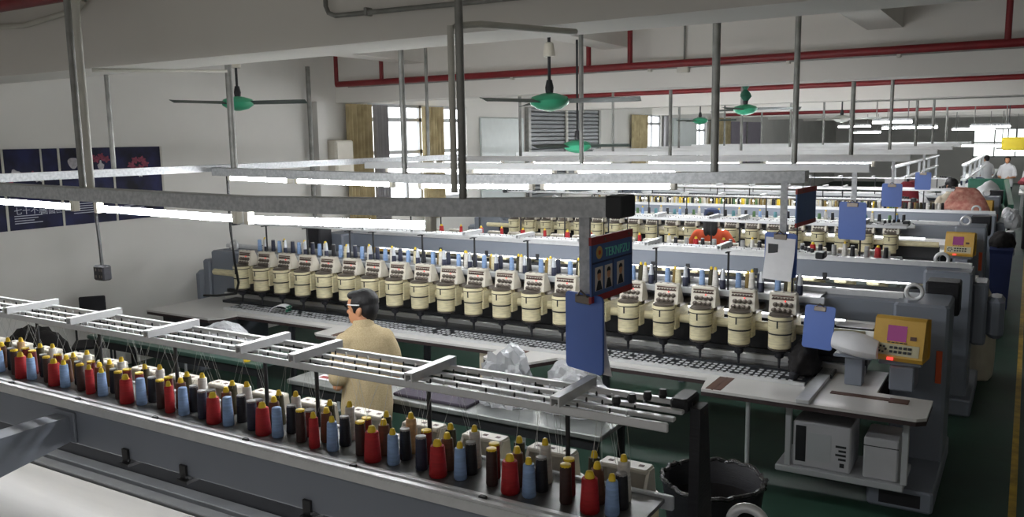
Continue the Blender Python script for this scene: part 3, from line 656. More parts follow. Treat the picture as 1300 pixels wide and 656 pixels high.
# ------------------------------------------------------------------ thread cones
CONE = {}
def cone_proto(key, col, prof, cap, capprof):
    o = MB().lathe(prof, n=14).build('thread_cone', 'thread_' + col if 'thread_' + col in M else col, smooth=True)
    if cap: MB().lathe(capprof, n=10).build('spool_tip', cap, o, smooth=True)
    CONE[key] = o
for n_ in list(M):
    pass
for k in ('red', 'blue', 'brown', 'maroon', 'tan', 'black', 'olive', 'white', 'navy', 'gold', 'cream', 'teal', 'green', 'grey', 'peach'): M['thread_' + k] = bpy.data.materials['thread_' + k]
def std(rb, rt, h): return [(rb * 0.9, 0), (rb, 0.006), (rb * 0.98, h * 0.15), (rt, h - 0.004), (rt * 0.9, h)]
def tip(rt, h): return [(rt * 0.62, h - 0.004), (rt * 0.6, h + 0.008), (rt * 0.42, h + 0.022), (rt * 0.25, h + 0.024)]
def ringtip(rt, h): return [(rt * 0.95, h - 0.002), (rt * 0.95, h + 0.006), (rt * 0.6, h + 0.007)]
for key, col, rb, rt, h, cap, tp in [('red', 'red', .034, .027, .118, 'yellow_cap', tip), ('blue', 'blue', .025, .02, .118, 'yellow_cap', tip), ('pale blue', 'blue', .025, .02, .128, None, tip), ('dark brown', 'brown', .022, .02, .132, 'yellow_cap', ringtip),
        ('maroon', 'maroon', .023, .021, .128, 'yellow_cap', ringtip), ('tan', 'tan', .029, .022, .122, 'yellow_cap', tip), ('black', 'black', .025, .02, .118, 'grey_cap', ringtip), ('olive', 'olive', .026, .02, .132, 'yellow_cap', tip),
        ('white', 'white', .027, .02, .14, 'yellow_cap', tip), ('navy', 'navy', .024, .021, .124, 'grey_cap', ringtip), ('gold', 'gold', .024, .02, .115, 'yellow_cap', tip), ('cream', 'cream', .027, .022, .125, None, tip), ('thin red', 'red', .023, .019, .125, 'yellow_cap', tip),
        ('silver-tipped dark', 'navy', .023, .021, .075, 'silver_cone', lambda rt, h: [(rt, h), (rt * 0.55, h + 0.085), (rt * 0.4, h + 0.087)]), ('teal', 'teal', .028, .023, .11, None, tip), ('green', 'green', .026, .02, .11, None, tip), ('grey', 'grey', .026, .023, .125, None, tip),
        ('peach', 'peach', .027, .02, .14, 'yellow_cap', tip), ('plum', 'maroon', .025, .023, .11, 'grey_cap', ringtip)]:
    cone_proto(key, col, std(rb, rt, h), cap, tp(rt, h))
used = set()
def cone(key, x, y, label, group):
    src = CONE[key]
    if key in used: o = copy_tree(src)
    else: o = src; used.add(key)
    o.location = (x, y, 1.3155); o.rotation_euler = (0, 0, (x * 37.0 + y * 11.0) % 6.28)
    tag(o, label, 'thread cone', group)
rn = random.Random(11)
slots = [('dark brown', -0.085, 0.02, 'foremost row'), ('red', 0.01, 0.0, 'foremost row'), ('blue', 0.09, 0.012, 'foremost row'), ('black', 0.10, 0.075, 'middle row'), ('tan', 0.005, 0.072, 'middle row'), ('maroon', -0.10, 0.085, 'middle row'), ('olive', -0.03, 0.135, 'far row'), ('white', 0.075, 0.142, 'far row')]
for i in range(13):
    hx = -1.2 - i * 5.85 / 19
    for key, dx, dy, row in slots:
        k2 = key
        if key == 'red' and i in (4, 7, 9): k2 = 'thin red'
        if key == 'blue' and i in (5, 6, 7, 8): k2 = 'pale blue'
        if key == 'dark brown' and i in (2, 5, 6): k2 = 'navy'
        if key == 'maroon' and i in (5, 6, 4): k2 = 'plum'
        if key == 'white' and i in (3, 12): k2 = 'peach'
        if key == 'tan' and i in (8, 11): k2 = 'maroon'
        if key == 'olive' and i in (9, 10): k2 = 'gold'
        cone(k2, hx + dx + rn.uniform(-0.006, 0.006), 2.42 + dy + rn.uniform(-0.006, 0.006),
             '%s thread cone, %s cluster from the aisle on the front machine, %s' % (k2, ORD[i], row), 'thread cones on the front machine')
for i in range(20):
    hx = -4.455 + HX[19 - i]
    sl = [('silver-tipped dark', 0.075, -0.13), ('white' if i % 3 else 'cream', -0.01, -0.06), ('gold' if i % 2 else 'olive', -0.065, 0.0), ('pale blue', -0.125, -0.03), ('navy' if i % 4 else 'black', 0.03, 0.02)]
    for key, dx, dy in sl:
        cone(key, hx + dx + rn.uniform(-0.008, 0.008), 6.80 + dy, '%s thread cone above the %s cream head from the aisle, second machine' % (key, ORD[i]), 'thread cones on the second machine')
for i in range(18):
    hx = -4.175 + HX[19 - i]
    for key, dx, dy in ([('grey', -0.07, 0.0), ('red', 0.03, 0.01), ('black', 0.10, 0.03)] if i < 8 else [('red' if i % 2 else 'thin red', -0.03, 0.05)]):
        if i < 8 and i % 3 == 1 and key == 'red': key = 'white'
        cone(key, hx + dx, 8.90 + dy, '%s thread cone, %s cluster from the aisle on the third machine' % (key, ORD[i]), 'thread cones on the third machine')
for i in range(13):
    hx = -4.455 + HX[19 - i]
    for key, dx, dy in (('teal' if i % 3 else 'green', -0.06, -0.08), ('white' if i % 2 else 'blue', 0.03, -0.09), ('black', 0.11, -0.02)):
        cone(key, hx + dx, 12.63 + dy, '%s thread cone above the %s head from the aisle, fourth machine' % (key, ORD[i]), 'thread cones on the fourth machine')
for key, o in CONE.items():
    if key not in used: bpy.data.objects.remove(o)
# the fifth machine's cones: uncountable rows far off
b = MB(); rn = random.Random(4)
pal = ['thread_olive', 'thread_white', 'thread_black', 'thread_gold', 'thread_green', 'yellow_cap']
for i in range(20):
    for q in range(7):
        b.mat(rn.choice((0, 1, 2, 3, 4, 1, 5))); b.lathe(std(.024, .019, .12), (-4.175 + HX[i] - 0.13 + q * 0.042, 14.80 + (0.02 if q % 2 else 0.1), 1.3155), n=8)
tag(b.build('thread_cones', pal), 'dense rows of thread cones along the fifth machine before the pink bundle', 'thread cones', kind='stuff')

# ------------------------------------------------------------------ signs, clipboards, hangings
def clipboard(loc, rz, w, h, label, paper=0, tilt=0.0, group='blue clipboards'):
    t = empty('clipboard', loc, rz, label, 'clipboard', group)
    if tilt: t.rotation_euler = (tilt, 0, rz)
    pts = []
    r = 0.02
    for cx, cz, a0 in ((w / 2 - r, -r, 0), (-w / 2 + r, -r, 90), (-w / 2 + r, -h + r, 180), (w / 2 - r, -h + r, 270)):
        for k in range(5):
            a = math.radians(a0 + k * 22.5); pts.append((cx + r * math.cos(a), cz + r * math.sin(a)))
    MB().prism(pts, 'y', -0.004, 0.004).build('board', 'clip_blue', t)
    b = MB(); b.rbox(-0.045, 0.045, -0.012, -0.004, -0.04, -0.005, 0.003); b.tube([(-0.03, -0.012, -0.01), (0, -0.02, 0.015), (0.03, -0.012, -0.01)], 0.004, 6)
    b.build('spring_clip', 'knob', t)
    if paper:
        n = 8; rings = []
        for k in range(n + 1):
            q = k / n; z = -0.03 - (h * 0.95) * q; yy = paper * (0.008 + 0.035 * q * q)
            rings.append([(-w * 0.45, yy, z), (w * 0.47, yy + paper * 0.01 * q, z), (w * 0.47, yy + paper * 0.01 * q + 0.002, z), (-w * 0.45, yy + 0.002, z)])
        p = MB().loft(rings).build('paper_sheets', 'paper', t)
        if paper < 0:
            yy = paper * 0.008 - 0.003
            MB().box(-w * 0.36, -w * 0.05, yy - 0.003, yy - 0.0005, -0.13, -0.07).build('printed_block', 'dark', p)
            b = MB()
            for q in range(3): b.box(-w * 0.05, w * 0.3, -0.0125 - 0.001 * q, -0.011 - 0.001 * q, -0.06 - q * 0.014, -0.056 - q * 0.014)
    return t
clipboard((-1.505, 3.03, 1.925), math.radians(-21), 0.22, 0.32, 'blue clipboard hanging from the strap of the nearest light tray', paper=1)
clipboard((-1.275, 5.27, 1.95), math.radians(-18), 0.22, 0.27, 'clipboard with a white printed sheet in front, on the second light tray strap', paper=-1)
clipboard((-1.215, 7.37, 1.99), math.radians(-10), 0.22, 0.31, 'blue clipboard hanging from the third light tray')
clipboard((-1.29, 10.27, 1.985), math.radians(-10), 0.215, 0.26, 'blue clipboard hanging from the fourth light tray')
clipboard((-1.28, 13.37, 1.98), math.radians(-5), 0.21, 0.25, 'small distant blue clipboard on the fifth light tray')
for x, Y in ((-1.29, 10.3), (-1.28, 13.4)):
    o = MB().box(x - 0.015, x + 0.015, Y - 0.012, Y + 0.0, 1.97, 2.25).build('hanging_strap', 'galv'); tag(o, 'galvanised strap under the %s light tray holding a clipboard' % ('fourth' if Y < 11 else 'fifth'), 'strap', 'clipboard straps')
clipboard((-1.24, 6.36, 1.305), math.radians(-12), 0.225, 0.315, 'blue clipboard leaning at the aisle end of the second machine', tilt=-0.16)
# hanging portrait sign
def hanging_sign(loc, rz, w, h, label, full):
    t = empty('hanging_sign', loc, rz, label, 'sign', 'signs hung from the light trays')
    MB().box(0, w, -0.004, 0.004, -h, 0).build('board', 'sign_blue', t)
    MB().box(-0.004, w + 0.004, -0.006, 0.006, -0.028, 0.004).build('top_strip', 'sign_red', t)
    MB().box(-0.004, w + 0.004, -0.006, 0.006, -h - 0.004, -h + 0.022).build('bottom_strip', 'sign_red', t)
    for x in (0.3 * w, 0.9 * w):
        MB().tube([(x, 0, 0.0), (x + 0.005, 0, 0.088)], 0.002, 5).build('hanging_wire', 'cable', t)
        MB().lathe([(0.006, -0.002), (0.006, 0.002)], n=10, tf=Matrix.Translation((x, -0.007, -0.012)) @ Matrix.Rotation(PI / 2, 4, 'X')).build('grommet', 'knob', t)
    if full:
        b = MB(); b.box(0, w, -0.0055, -0.004, -0.105, -0.098).box(w * 0.5, w * 0.5 + 0.006, -0.0055, -0.004, -h + 0.03, -0.105).box(0, 0.005, -0.0055, -0.004, -h, 0).box(w - 0.005, w, -0.0055, -0.004, -h, 0)
        b.build('divider_lines', 'sign_dark', t)
        MB().lathe([(0.026, -0.001), (0.026, 0.001)], n=24, tf=Matrix.Translation((0.066, -0.005, -0.062)) @ Matrix.Rotation(PI / 2, 4, 'X')).build('emblem', 'sign_gold', t)
        MB().lathe([(0.011, -0.001), (0.011, 0.001)], n=5, tf=Matrix.Translation((0.066, -0.0065, -0.062)) @ Matrix.Rotation(PI / 2, 4, 'X')).build('emblem_star', 'orange', t)
        txt('TEKNPZU', 0.052, (0.115, -0.0055, -0.085), 'sign_text', t, rot=(PI / 2, 0, 0))
        for k, x in enumerate((0.03, 0.115, 0.225)):
            p = MB().box(x, x + 0.065, -0.0055, -0.004, -h + 0.04, -h + 0.135).build('portrait_photo', 'photo', t)
            b = MB(); b.ball((x + 0.033, -0.0055, -h + 0.10), 0.016, 10, 8, (1, 0.08, 1.25)); b.build('face', 'skin', p)
            b = MB(); b.ball((x + 0.033, -0.0052, -h + 0.112), 0.018, 10, 8, (1, 0.08, 0.8)); b.loft([[(x + 0.006, -0.006, -h + 0.041), (x + 0.06, -0.006, -h + 0.041), (x + 0.06, -0.0056, -h + 0.041), (x + 0.006, -0.0056, -h + 0.041)], [(x + 0.022, -0.006, -h + 0.08), (x + 0.044, -0.006, -h + 0.08), (x + 0.044, -0.0056, -h + 0.08), (x + 0.022, -0.0056, -h + 0.08)]])
            b.build('hair_and_coat', 'black', p)
    return t
hanging_sign((-1.455, 2.985, 2.155), math.radians(88), 0.37, 0.255, 'blue hanging sign with red strips, gold emblem and three portrait photos', True)
hanging_sign((-1.19, 5.27, 2.215), math.radians(86), 0.40, 0.225, 'hanging sign seen edge-on at the second light tray', False)
# socket box and loose cable
t = empty('hanging_socket', (-4.80, 3.05, 2.25), 0, 'black power socket box dangling on a cable under the nearest light tray', 'power socket')
MB().tube([(0.02, 0, 0.0), (0.03, 0, -0.15), (0.025, 0.01, -0.3), (0.045, 0, -0.42)], 0.010, 8).build('cable', 'cable', t, smooth=True)
MB().rbox(-0.005, 0.095, -0.03, 0.03, -0.51, -0.42, 0.008).build('socket_box', 'black', t)
b = MB()
for z in (-0.445, -0.485):
    for x in (0.02, 0.055, 0.075): b.box(x, x + 0.008, -0.032, -0.029, z - 0.008, z + 0.008)
b.build('socket_slots', 'knob', t)
o = MB().tube([(-6.25, 5.3, 2.27), (-6.25, 5.3, 1.75), (-6.28, 5.35, 1.45), (-6.42, 5.5, 1.22), (-6.7, 5.7, 1.06), (-7.05, 5.75, 1.0), (-7.25, 5.75, 0.985)], 0.012, 8).build('hanging_cable', 'cable', smooth=True); tag(o, 'black cable drooping from the second light tray towards the wall', 'cable')

# ------------------------------------------------------------------ work tables and what lies on them
def worktable(loc, w, d, top, label, under=None):
    t = empty('work_table', loc, 0, label, 'table', 'work tables between the machines')
    MB().rbox(-w / 2, w / 2, -d / 2, d / 2, 0.715, 0.75, 0.006).build('tabletop', top, t)
    for sx in (-1, 1):
        for sy in (-1, 1): MB().rbox(sx * (w / 2 - 0.06) - 0.02, sx * (w / 2 - 0.06) + 0.02, sy * (d / 2 - 0.06) - 0.02, sy * (d / 2 - 0.06) + 0.02, 0, 0.715, 0.003).build('leg', 'dark', t)
    MB().box(-w / 2 + 0.06, w / 2 - 0.06, -d / 2 + 0.03, -d / 2 + 0.05, 0.64, 0.715).build('apron', 'dark', t)
    MB().box(-w / 2 + 0.06, w / 2 - 0.06, -d / 2 + 0.06, d / 2 - 0.06, 0.18, 0.2).build('under_shelf', 'dark', t)
    return t
worktable((-3.45, 4.74, 0), 2.65, 0.50, 'grey_top', 'steel-topped work table with crumpled plastic bags, in front of the worker')
worktable((-6.45, 4.92, 0), 2.35, 0.50, 'green_top', 'green-topped work table before the white wall')
def crumple(name, c, r, sc, m, label, cat, seed, amp=0.25, group=None, flat=True):
    bm = bmesh.new(); bmesh.ops.create_icosphere(bm, subdivisions=4, radius=1.0)
    for v in bm.verts:
        p = v.co.copy()
        n = mn.noise(p * 1.6 + Vector((seed, 0, 0))) * 0.6 + mn.noise(p * 4.2 + Vector((0, seed, 0))) * 0.3 + abs(mn.noise(p * 8 + Vector((0, 0, seed)))) * 0.25
        if m == 'plastic': n = mn.noise(p * 1.5 + Vector((seed, 0, 0))) * 0.6 + (0.35 - abs(mn.noise(p * 2.6 + Vector((0, seed, 0)))) * 1.3) * 0.55 + (0.3 - abs(mn.noise(p * 6 + Vector((seed, seed, 0))))) * 0.3
        v.co = p * (1 + amp * n)
        v.co.x *= sc[0] * r; v.co.y *= sc[1] * r; v.co.z *= sc[2] * r
        if flat and v.co.z < -sc[2] * r * 0.45: v.co.z = -sc[2] * r * 0.45
    zmin = min(v.co.z for v in bm.verts)
    for v in bm.verts: v.co.z -= zmin
    for f in bm.faces: f.smooth = m != 'plastic'
    me = bpy.data.meshes.new(name); bm.to_mesh(me); bm.free(); me.materials.append(M[m])
    o = bpy.data.objects.new(name, me); COL.objects.link(o); o.location = c
    return tag(o, label, cat, group)
crumple('plastic_bag', (-2.98, 4.80, 0.751), 0.2, (1.0, 0.7, 1.25), 'plastic', 'crumpled clear plastic bag on the steel table, next to the yellow spool', 'plastic bag', 3.1, 0.6)
crumple('plastic_bag', (-2.47, 4.83, 0.751), 0.2, (1.1, 0.65, 1.15), 'plastic', 'crumpled clear plastic bag at the end of the steel table', 'plastic bag', 8.4, 0.55)
o = MB().rbox(-3.78, -3.14, 4.55, 4.80, 0.751, 0.772, 0.006).build('folded_cloth', 'purple_cloth'); tag(o, 'dark purple folded cloth lying on the steel work table', 'folded cloth')
o = MB().rbox(-4.60, -4.38, 4.6, 4.72, 0.751, 0.756, 0.002).build('paper_scrap', 'paper'); tag(o, 'small paper scrap with red print on the steel table', 'paper')
MB().box(-4.57, -4.48, 4.63, 4.68, 0.756, 0.757).build('red_print', 'sign_red', o)
def small_spool(loc, label):
    o = MB().lathe([(0.03, 0), (0.03, 0.012), (0.024, 0.016), (0.022, 0.1), (0.03, 0.104), (0.03, 0.116)], n=14).build('thread_spool', 'yellow_cap', smooth=True); o.location = loc; tag(o, label, 'spool')
    MB().lathe([(0.009, 0.116), (0.009, 0.13)], n=10).build('core', 'dark', o)
small_spool((-2.74, 4.95, 0.751), 'yellow spool standing behind the plastic bags')
small_spool((-5.47, 4.72, 0.751), 'yellow spool on the end of the green-topped table')
crumple('cloth_bundle', (-6.05, 5.0, 0.751), 0.2, (1.25, 0.75, 0.75), 'plastic', 'plastic-wrapped bundle of white cloth on the green-topped table', 'bundle', 5.5, 0.35)
crumple('cloth_heap', (-8.22, 4.5, 0.0), 0.38, (1.0, 0.9, 1.5), 'black_cloth', 'heap of black cloth beside the white wall', 'cloth', 2.2, 0.4)
# chair against the wall
t = empty('chair', (-8.45, 5.25, 0), 0.9, 'black chair standing against the white wall', 'chair')
MB().rbox(-0.2, 0.2, -0.2, 0.2, 0.43, 0.46, 0.01).build('seat', 'black', t)
MB().rbox(-0.13, 0.13, 0.17, 0.2, 0.62, 0.93, 0.012).build('backrest', 'black', t)
for sx in (-1, 1):
    for sy in (-1, 1): MB().tube([(sx * 0.18, sy * 0.18, 0), (sx * 0.18, sy * 0.18, 0.44 if sy < 0 else 0.64)], 0.011).build('leg', 'dark', t)
# white tag and cloth on the second machine
n = 12; b = MB(); rings = []
for k in range(n + 1):
    a = PI * (0.12 + 0.62 * k / n); rings.append([(-0.13 * math.cos(a), -0.06, 0.11 * math.sin(a) - 0.035), (-0.13 * math.cos(a), 0.06, 0.11 * math.sin(a) - 0.035), (-0.126 * math.cos(a), 0.06, 0.106 * math.sin(a) - 0.035), (-0.126 * math.cos(a), -0.06, 0.106 * math.sin(a) - 0.035)])
o = MB().loft(rings).build('paper_card', 'paper', smooth=True); o.location = (-6.62, 6.22, 0.785); o.rotation_euler = (0, 0, 0.35)
tag(o, 'curved white card with green blocks on the second machine pallet', 'card')
b = MB()
for q in range(2):
    for k in range(2): b.rbox(0.062 + k * 0.028 * 0, 0.088, -0.05 + k * 0.055, -0.01 + k * 0.055, 0.02 + q * 0.03 - 0.01, 0.042 + q * 0.03 - 0.01, 0.002)
b.build('green_blocks', 'green_plastic', o)
crumple('black_cloth', (-1.36, 6.44, 0.787), 0.15, (0.7, 1.35, 1.0), 'black_cloth', 'bunched black cloth at the aisle end of the pallet', 'cloth', 6.0, 0.45)
o = MB().lathe([(0.028, 0), (0.033, 0.015), (0.033, 0.04), (0.02, 0.055)], n=16).build('rubber_stopper', 'black', smooth=True); o.location = (-1.38, 6.19, 0.781); tag(o, 'round black stopper on the pallet before the bunched cloth', 'knob')
# white roll of sheeting by the console
n = 14; b = MB(); rings = []
for k in range(n + 1):
    q = k / n; x = -1.13 + 0.30 * q; r = 0.075 + 0.03 * math.sin(q * 3)
    rings.append([(x, 6.30 + r * 1.5 * math.cos(a), 1.075 - 0.045 * q + 0.85 * r * math.sin(a) * (1 if math.sin(a) > 0 else 0.8)) for a in [2 * PI * i / 16 for i in range(16)]])
o = MB().loft(rings).build('sheet_roll', 'paper', smooth=True); tag(o, 'loose white sheet roll resting beside the yellow console', 'roll')
b = MB().rbox(-1.12, -0.86, 6.24, 6.42, 0.97, 0.99, 0.004).rbox(-1.05, -0.93, 6.30, 6.40, 0.757, 0.97, 0.006)
o = b.build('sheet_stand', 'blue_grey'); tag(o, 'grey stand carrying the white sheet roll', 'stand')
o = MB().rbox(-1.13, -0.88, 6.36, 6.52, 1.165, 1.172, 0.002, ).build('paper_sheet', 'paper'); tag(o, 'grey paper lying on top of the white sheet roll', 'paper'); o.rotation_euler = (0, 0.0, 0)
# hanging strip under the second machine table
o = MB().rbox(-4.02, -3.86, 6.02, 6.05, 0.40, 0.70, 0.01).build('cloth_strip', 'beige_cloth'); tag(o, 'pale cloth strip hanging under the second machine table', 'cloth')
# black basket
t = empty('waste_basket', (-1.48, 4.66, 0), 0, 'black woven basket lined with a black bag by the table end', 'basket')
n = 40; b = MB()
rings = []
for z, r in ((0.0, 0.21), (0.2, 0.25), (0.5, 0.285), (0.545, 0.295), (0.56, 0.29), (0.545, 0.275), (0.4, 0.26), (0.1, 0.2)):
    rings.append([(r * math.cos(2 * PI * i / n) * (1 + 0.012 * (i % 2)), r * math.sin(2 * PI * i / n) * (1 + 0.012 * (i % 2)), z) for i in range(n)])
b.loft(rings); b.build('basket_body', 'black', t, smooth=True)
b = MB(); rn = random.Random(2); pts = []
for i in range(n * 2 + 1):
    a = 2 * PI * i / (n * 2); pts.append(((0.292 + rn.uniform(-0.012, 0.012)) * math.cos(a), (0.292 + rn.uniform(-0.012, 0.012)) * math.sin(a), 0.556 + rn.uniform(-0.008, 0.012)))
b.tube(pts, 0.014, 6); b.build('bag_rim', mat('glossy_black_bag', rgb(34, 34, 36), 0.18, bump=0.6, bscale=60), t, smooth=True)
MB().lathe([(0.2, 0.1), (0.262, 0.42)], n=28, cap=False).build('bag_lining', 'black_cloth', t)

# right-hand clutter in the aisle
crumple('sack', (-0.33, 9.95, 0.0), 0.3, (0.45, 0.9, 2.3), 'sack', 'tall white woven sack standing in the aisle behind the third machine', 'sack', 1.7, 0.15)
t = empty('rubbish_bin', (-0.27, 14.0, 0), 0, 'dark blue bin with a black bag by the fifth machine', 'bin')
MB().loft([[(sx * r, sy * r, z) for sx, sy in ((-1, -1), (1, -1), (1, 1), (-1, 1))] for z, r in ((0, 0.11), (0.8, 0.14), (0.86, 0.15), (0.9, 0.145))]).build('bin_body', 'blue_plastic', t)
crumple('bag', (0, 0, 0.88), 0.16, (1, 1, 1), 'black_cloth', None, None, 4.4, 0.3).parent = t
crumple('plastic_bag', (-0.2, 14.75, 1.1), 0.19, (0.75, 0.8, 1.1), 'plastic', 'clear plastic bag slung over the fifth machine end', 'plastic bag', 9.2, 0.3)
crumple('cloth_bundle', (-0.85, 15.5, 0.757), 0.45, (0.85, 0.6, 1.35), 'pink_cloth', 'big pink patterned cloth bundle piled on the fifth machine table', 'bundle', 7.7, 0.18)
# green cart with white cloth
t = empty('cloth_cart', (-0.74, 21.6, 0), 0.06, 'green-sided cart heaped with white cloth in the aisle', 'cart')
b = MB(); b.rbox(-0.40, 0.40, 1.5, 1.6, 0.85, 1.42, 0.02).prism([(-1.2, 0.85), (1.6, 0.85), (1.6, 1.42), (-1.2, 1.02)], 'x', 0.34, 0.44).rbox(-0.44, -0.34, -1.2, 1.6, 0.85, 0.95, 0.02).rbox(-0.40, 0.40, -1.2, 1.6, 0.80, 0.86, 0.02)
b.build('green_sides', 'green_plastic', t)
for x in (-0.38, 0.38):
    for y in (-1.1, 1.5): MB().tube([(x, y, 0.0), (x, y, 0.82)], 0.025).build('leg', 'dark', t)
crumple('white_cloth', (-0.75, 21.4, 0.862), 0.31, (0.9, 3.4, 1.25), 'white_cloth', 'heap of white cloth lying in the green cart', 'cloth', 3.3, 0.25)
# yellow sign at the end of the aisle
t = empty('yellow_sign', (-0.25, 25.0, 2.05), 0, 'yellow box sign hanging over the far aisle', 'sign')
MB().rbox(-0.38, 0.42, -0.12, 0.12, 0.0, 0.32, 0.03).build('box', 'sign_yellow', t)
for x in (-0.25, 0.3): MB().tube([(x, 0, 0.31), (x, 0, 1.9)], 0.012).build('hanging_rod', 'dark', t)
# dark pillar block at the aisle
o = MB().rbox(-0.05, 0.85, 21.3, 22.2, 0.0, 1.95, 0.02).build('tall_cabinet', 'dark'); tag(o, 'tall dark cabinet at the far end of the aisle', 'cabinet'); MB().box(0.39, 0.41, 21.29, 21.3, 0.05, 1.9).build('door_gap', 'black', o)
# garment tables running along the hall
def garment_table(x, y0, y1, label, rack=True):
    t = empty('garment_table', (x, (y0 + y1) / 2, 0), 0, label, 'table', 'long garment tables down the hall'); L = (y1 - y0) / 2
    MB().rbox(-0.5, 0.5, -L, L, 0.86, 0.92, 0.01).build('tabletop', 'table', t)
    for sx in (-1, 1):
        for q in (-1, 0, 1): MB().rbox(sx * 0.42 - 0.03, sx * 0.42 + 0.03, q * (L - 0.1) - 0.03, q * (L - 0.1) + 0.03, 0, 0.86, 0.004).build('leg', 'pale_grey', t)
    if rack:
        for q in range(5):
            yy = -L + 0.2 + q * (2 * L - 0.4) / 4
            MB().box(-0.03, 0.03, yy - 0.03, yy + 0.03, 0.92, 1.72).build('rack_post', 'pale_grey', t)
        for z in (1.35, 1.7): MB().rbox(-0.06, 0.06, -L, L, z, z + 0.05, 0.005).build('rack_rail', 'rail', t)
    return t
garment_table(-2.75, 22.0, 33.0, 'long white garment table with an overhead rack, second from the aisle')
garment_table(-1.35, 23.4, 33.0, 'long white garment table with an overhead rack beside the aisle')
garment_table(0.3, 26.0, 40.0, 'long white garment table past the dark cabinet', False)
garment_table(-1.6, 34.5, 42.0, 'farthest white garment table under the end windows', False)
rn = random.Random(9)
for i, (x, y, m, lb) in enumerate([(-2.8, 22.8, 'navy_cloth', 'navy cloth pile on the second garment table'), (-2.6, 24.6, 'white_cloth', 'white cloth pile on the second garment table'), (-2.9, 27.0, 'crimson_cloth', 'crimson cloth pile halfway along the second garment table'),
        (-1.5, 24.2, 'white_cloth', 'white cloth pile on the near end of the aisle garment table'), (-1.2, 26.4, 'white_cloth', 'white cloth pile halfway along the aisle garment table'), (-1.4, 29.2, 'navy_cloth', 'navy cloth pile on the aisle garment table'),
        (0.2, 27.0, 'white_cloth', 'white cloth pile past the dark cabinet'), (0.1, 30.0, 'crimson_cloth', 'crimson cloth pile past the dark cabinet'), (-1.5, 35.5, 'white_cloth', 'white cloth pile on the farthest garment table')]):
    crumple('cloth_pile', (x, y, 0.922), 0.3, (1.2, 1.5, 0.55), m, lb, 'cloth pile', i * 1.3, 0.3, 'cloth piles on the garment tables')
crumple('cloth_bundle', (-1.95, 19.6, 0.9), 0.5, (1.1, 0.9, 0.5), 'navy_cloth', 'navy cloth bundle behind the farthest embroidery machine', 'bundle', 6.6, 0.25)
crumple('cloth_bundle', (-1.95, 17.07, 1.2), 0.36, (1.2, 0.7, 0.5), 'white_cloth', 'white cloth bundle on the farthest embroidery machine front', 'bundle', 2.6, 0.25)
o = MB().rbox(-2.5, -1.45, 16.85, 17.3, 1.12, 1.2, 0.01).box(-2.45, -2.4, 16.9, 16.95, 0, 1.12).box(-1.55, -1.5, 16.9, 16.95, 0, 1.12).box(-2.45, -2.4, 17.2, 17.25, 0, 1.12).box(-1.55, -1.5, 17.2, 17.25, 0, 1.12).build('cloth_stand', 'pale_grey'); tag(o, 'pale stand under the white bundle before the farthest machine', 'stand')

# ------------------------------------------------------------------ people
def capsules(b, chain, n=14):
    # chain of (point, radius[, scale]) blended as tapered segments with rounded joints
    for i, (p, r) in enumerate(chain):
        b.ball(p, r, n, 9)
        if i:
            q, s = chain[i - 1]
            b.tube([Vector(q), Vector(p)], [s, r], n)
def remesh(o, vox, it=6, fac=0.5):
    m = o.modifiers.new('remesh', 'REMESH'); m.mode = 'VOXEL'; m.voxel_size = vox; m.use_smooth_shade = True
    s = o.modifiers.new('smooth', 'SMOOTH'); s.iterations = it; s.factor = fac
def hand(b, w, d, side, s=1.0):
    # w wrist, d unit direction of the fingers, side = thumb direction; curled relaxed fingers
    w = Vector(w); d = Vector(d).normalized(); side = Vector(side).normalized(); nrm = d.cross(side).normalized()
    for u in (-0.028, -0.01, 0.01, 0.028): capsules(b, [(w + d * 0.01, 0.02 * s), (w + d * 0.085 * s + side * u * s, 0.0125 * s)], 8)
    for u, L in ((0.03, 0.072), (0.011, 0.082), (-0.009, 0.076), (-0.028, 0.06)):
        k = w + d * 0.088 * s + side * u * s
        j1 = k + (d * 0.92 + nrm * 0.38) * L * 0.5 * s; j2 = j1 + (d * 0.6 + nrm * 0.8) * L * 0.32 * s; j3 = j2 + (d * 0.2 + nrm) * L * 0.26 * s
        capsules(b, [(k, 0.0098 * s), (j1, 0.0088 * s), (j2, 0.0082 * s), (j3, 0.0075 * s)], 8)
    t0 = w + d * 0.03 * s + side * 0.024 * s
    capsules(b, [(t0, 0.014 * s), (t0 + (d * 0.6 + side * 0.8) * 0.035 * s, 0.011 * s), (t0 + (d * 0.9 + side * 0.6 + nrm * 0.3) * 0.062 * s, 0.009 * s)], 8)
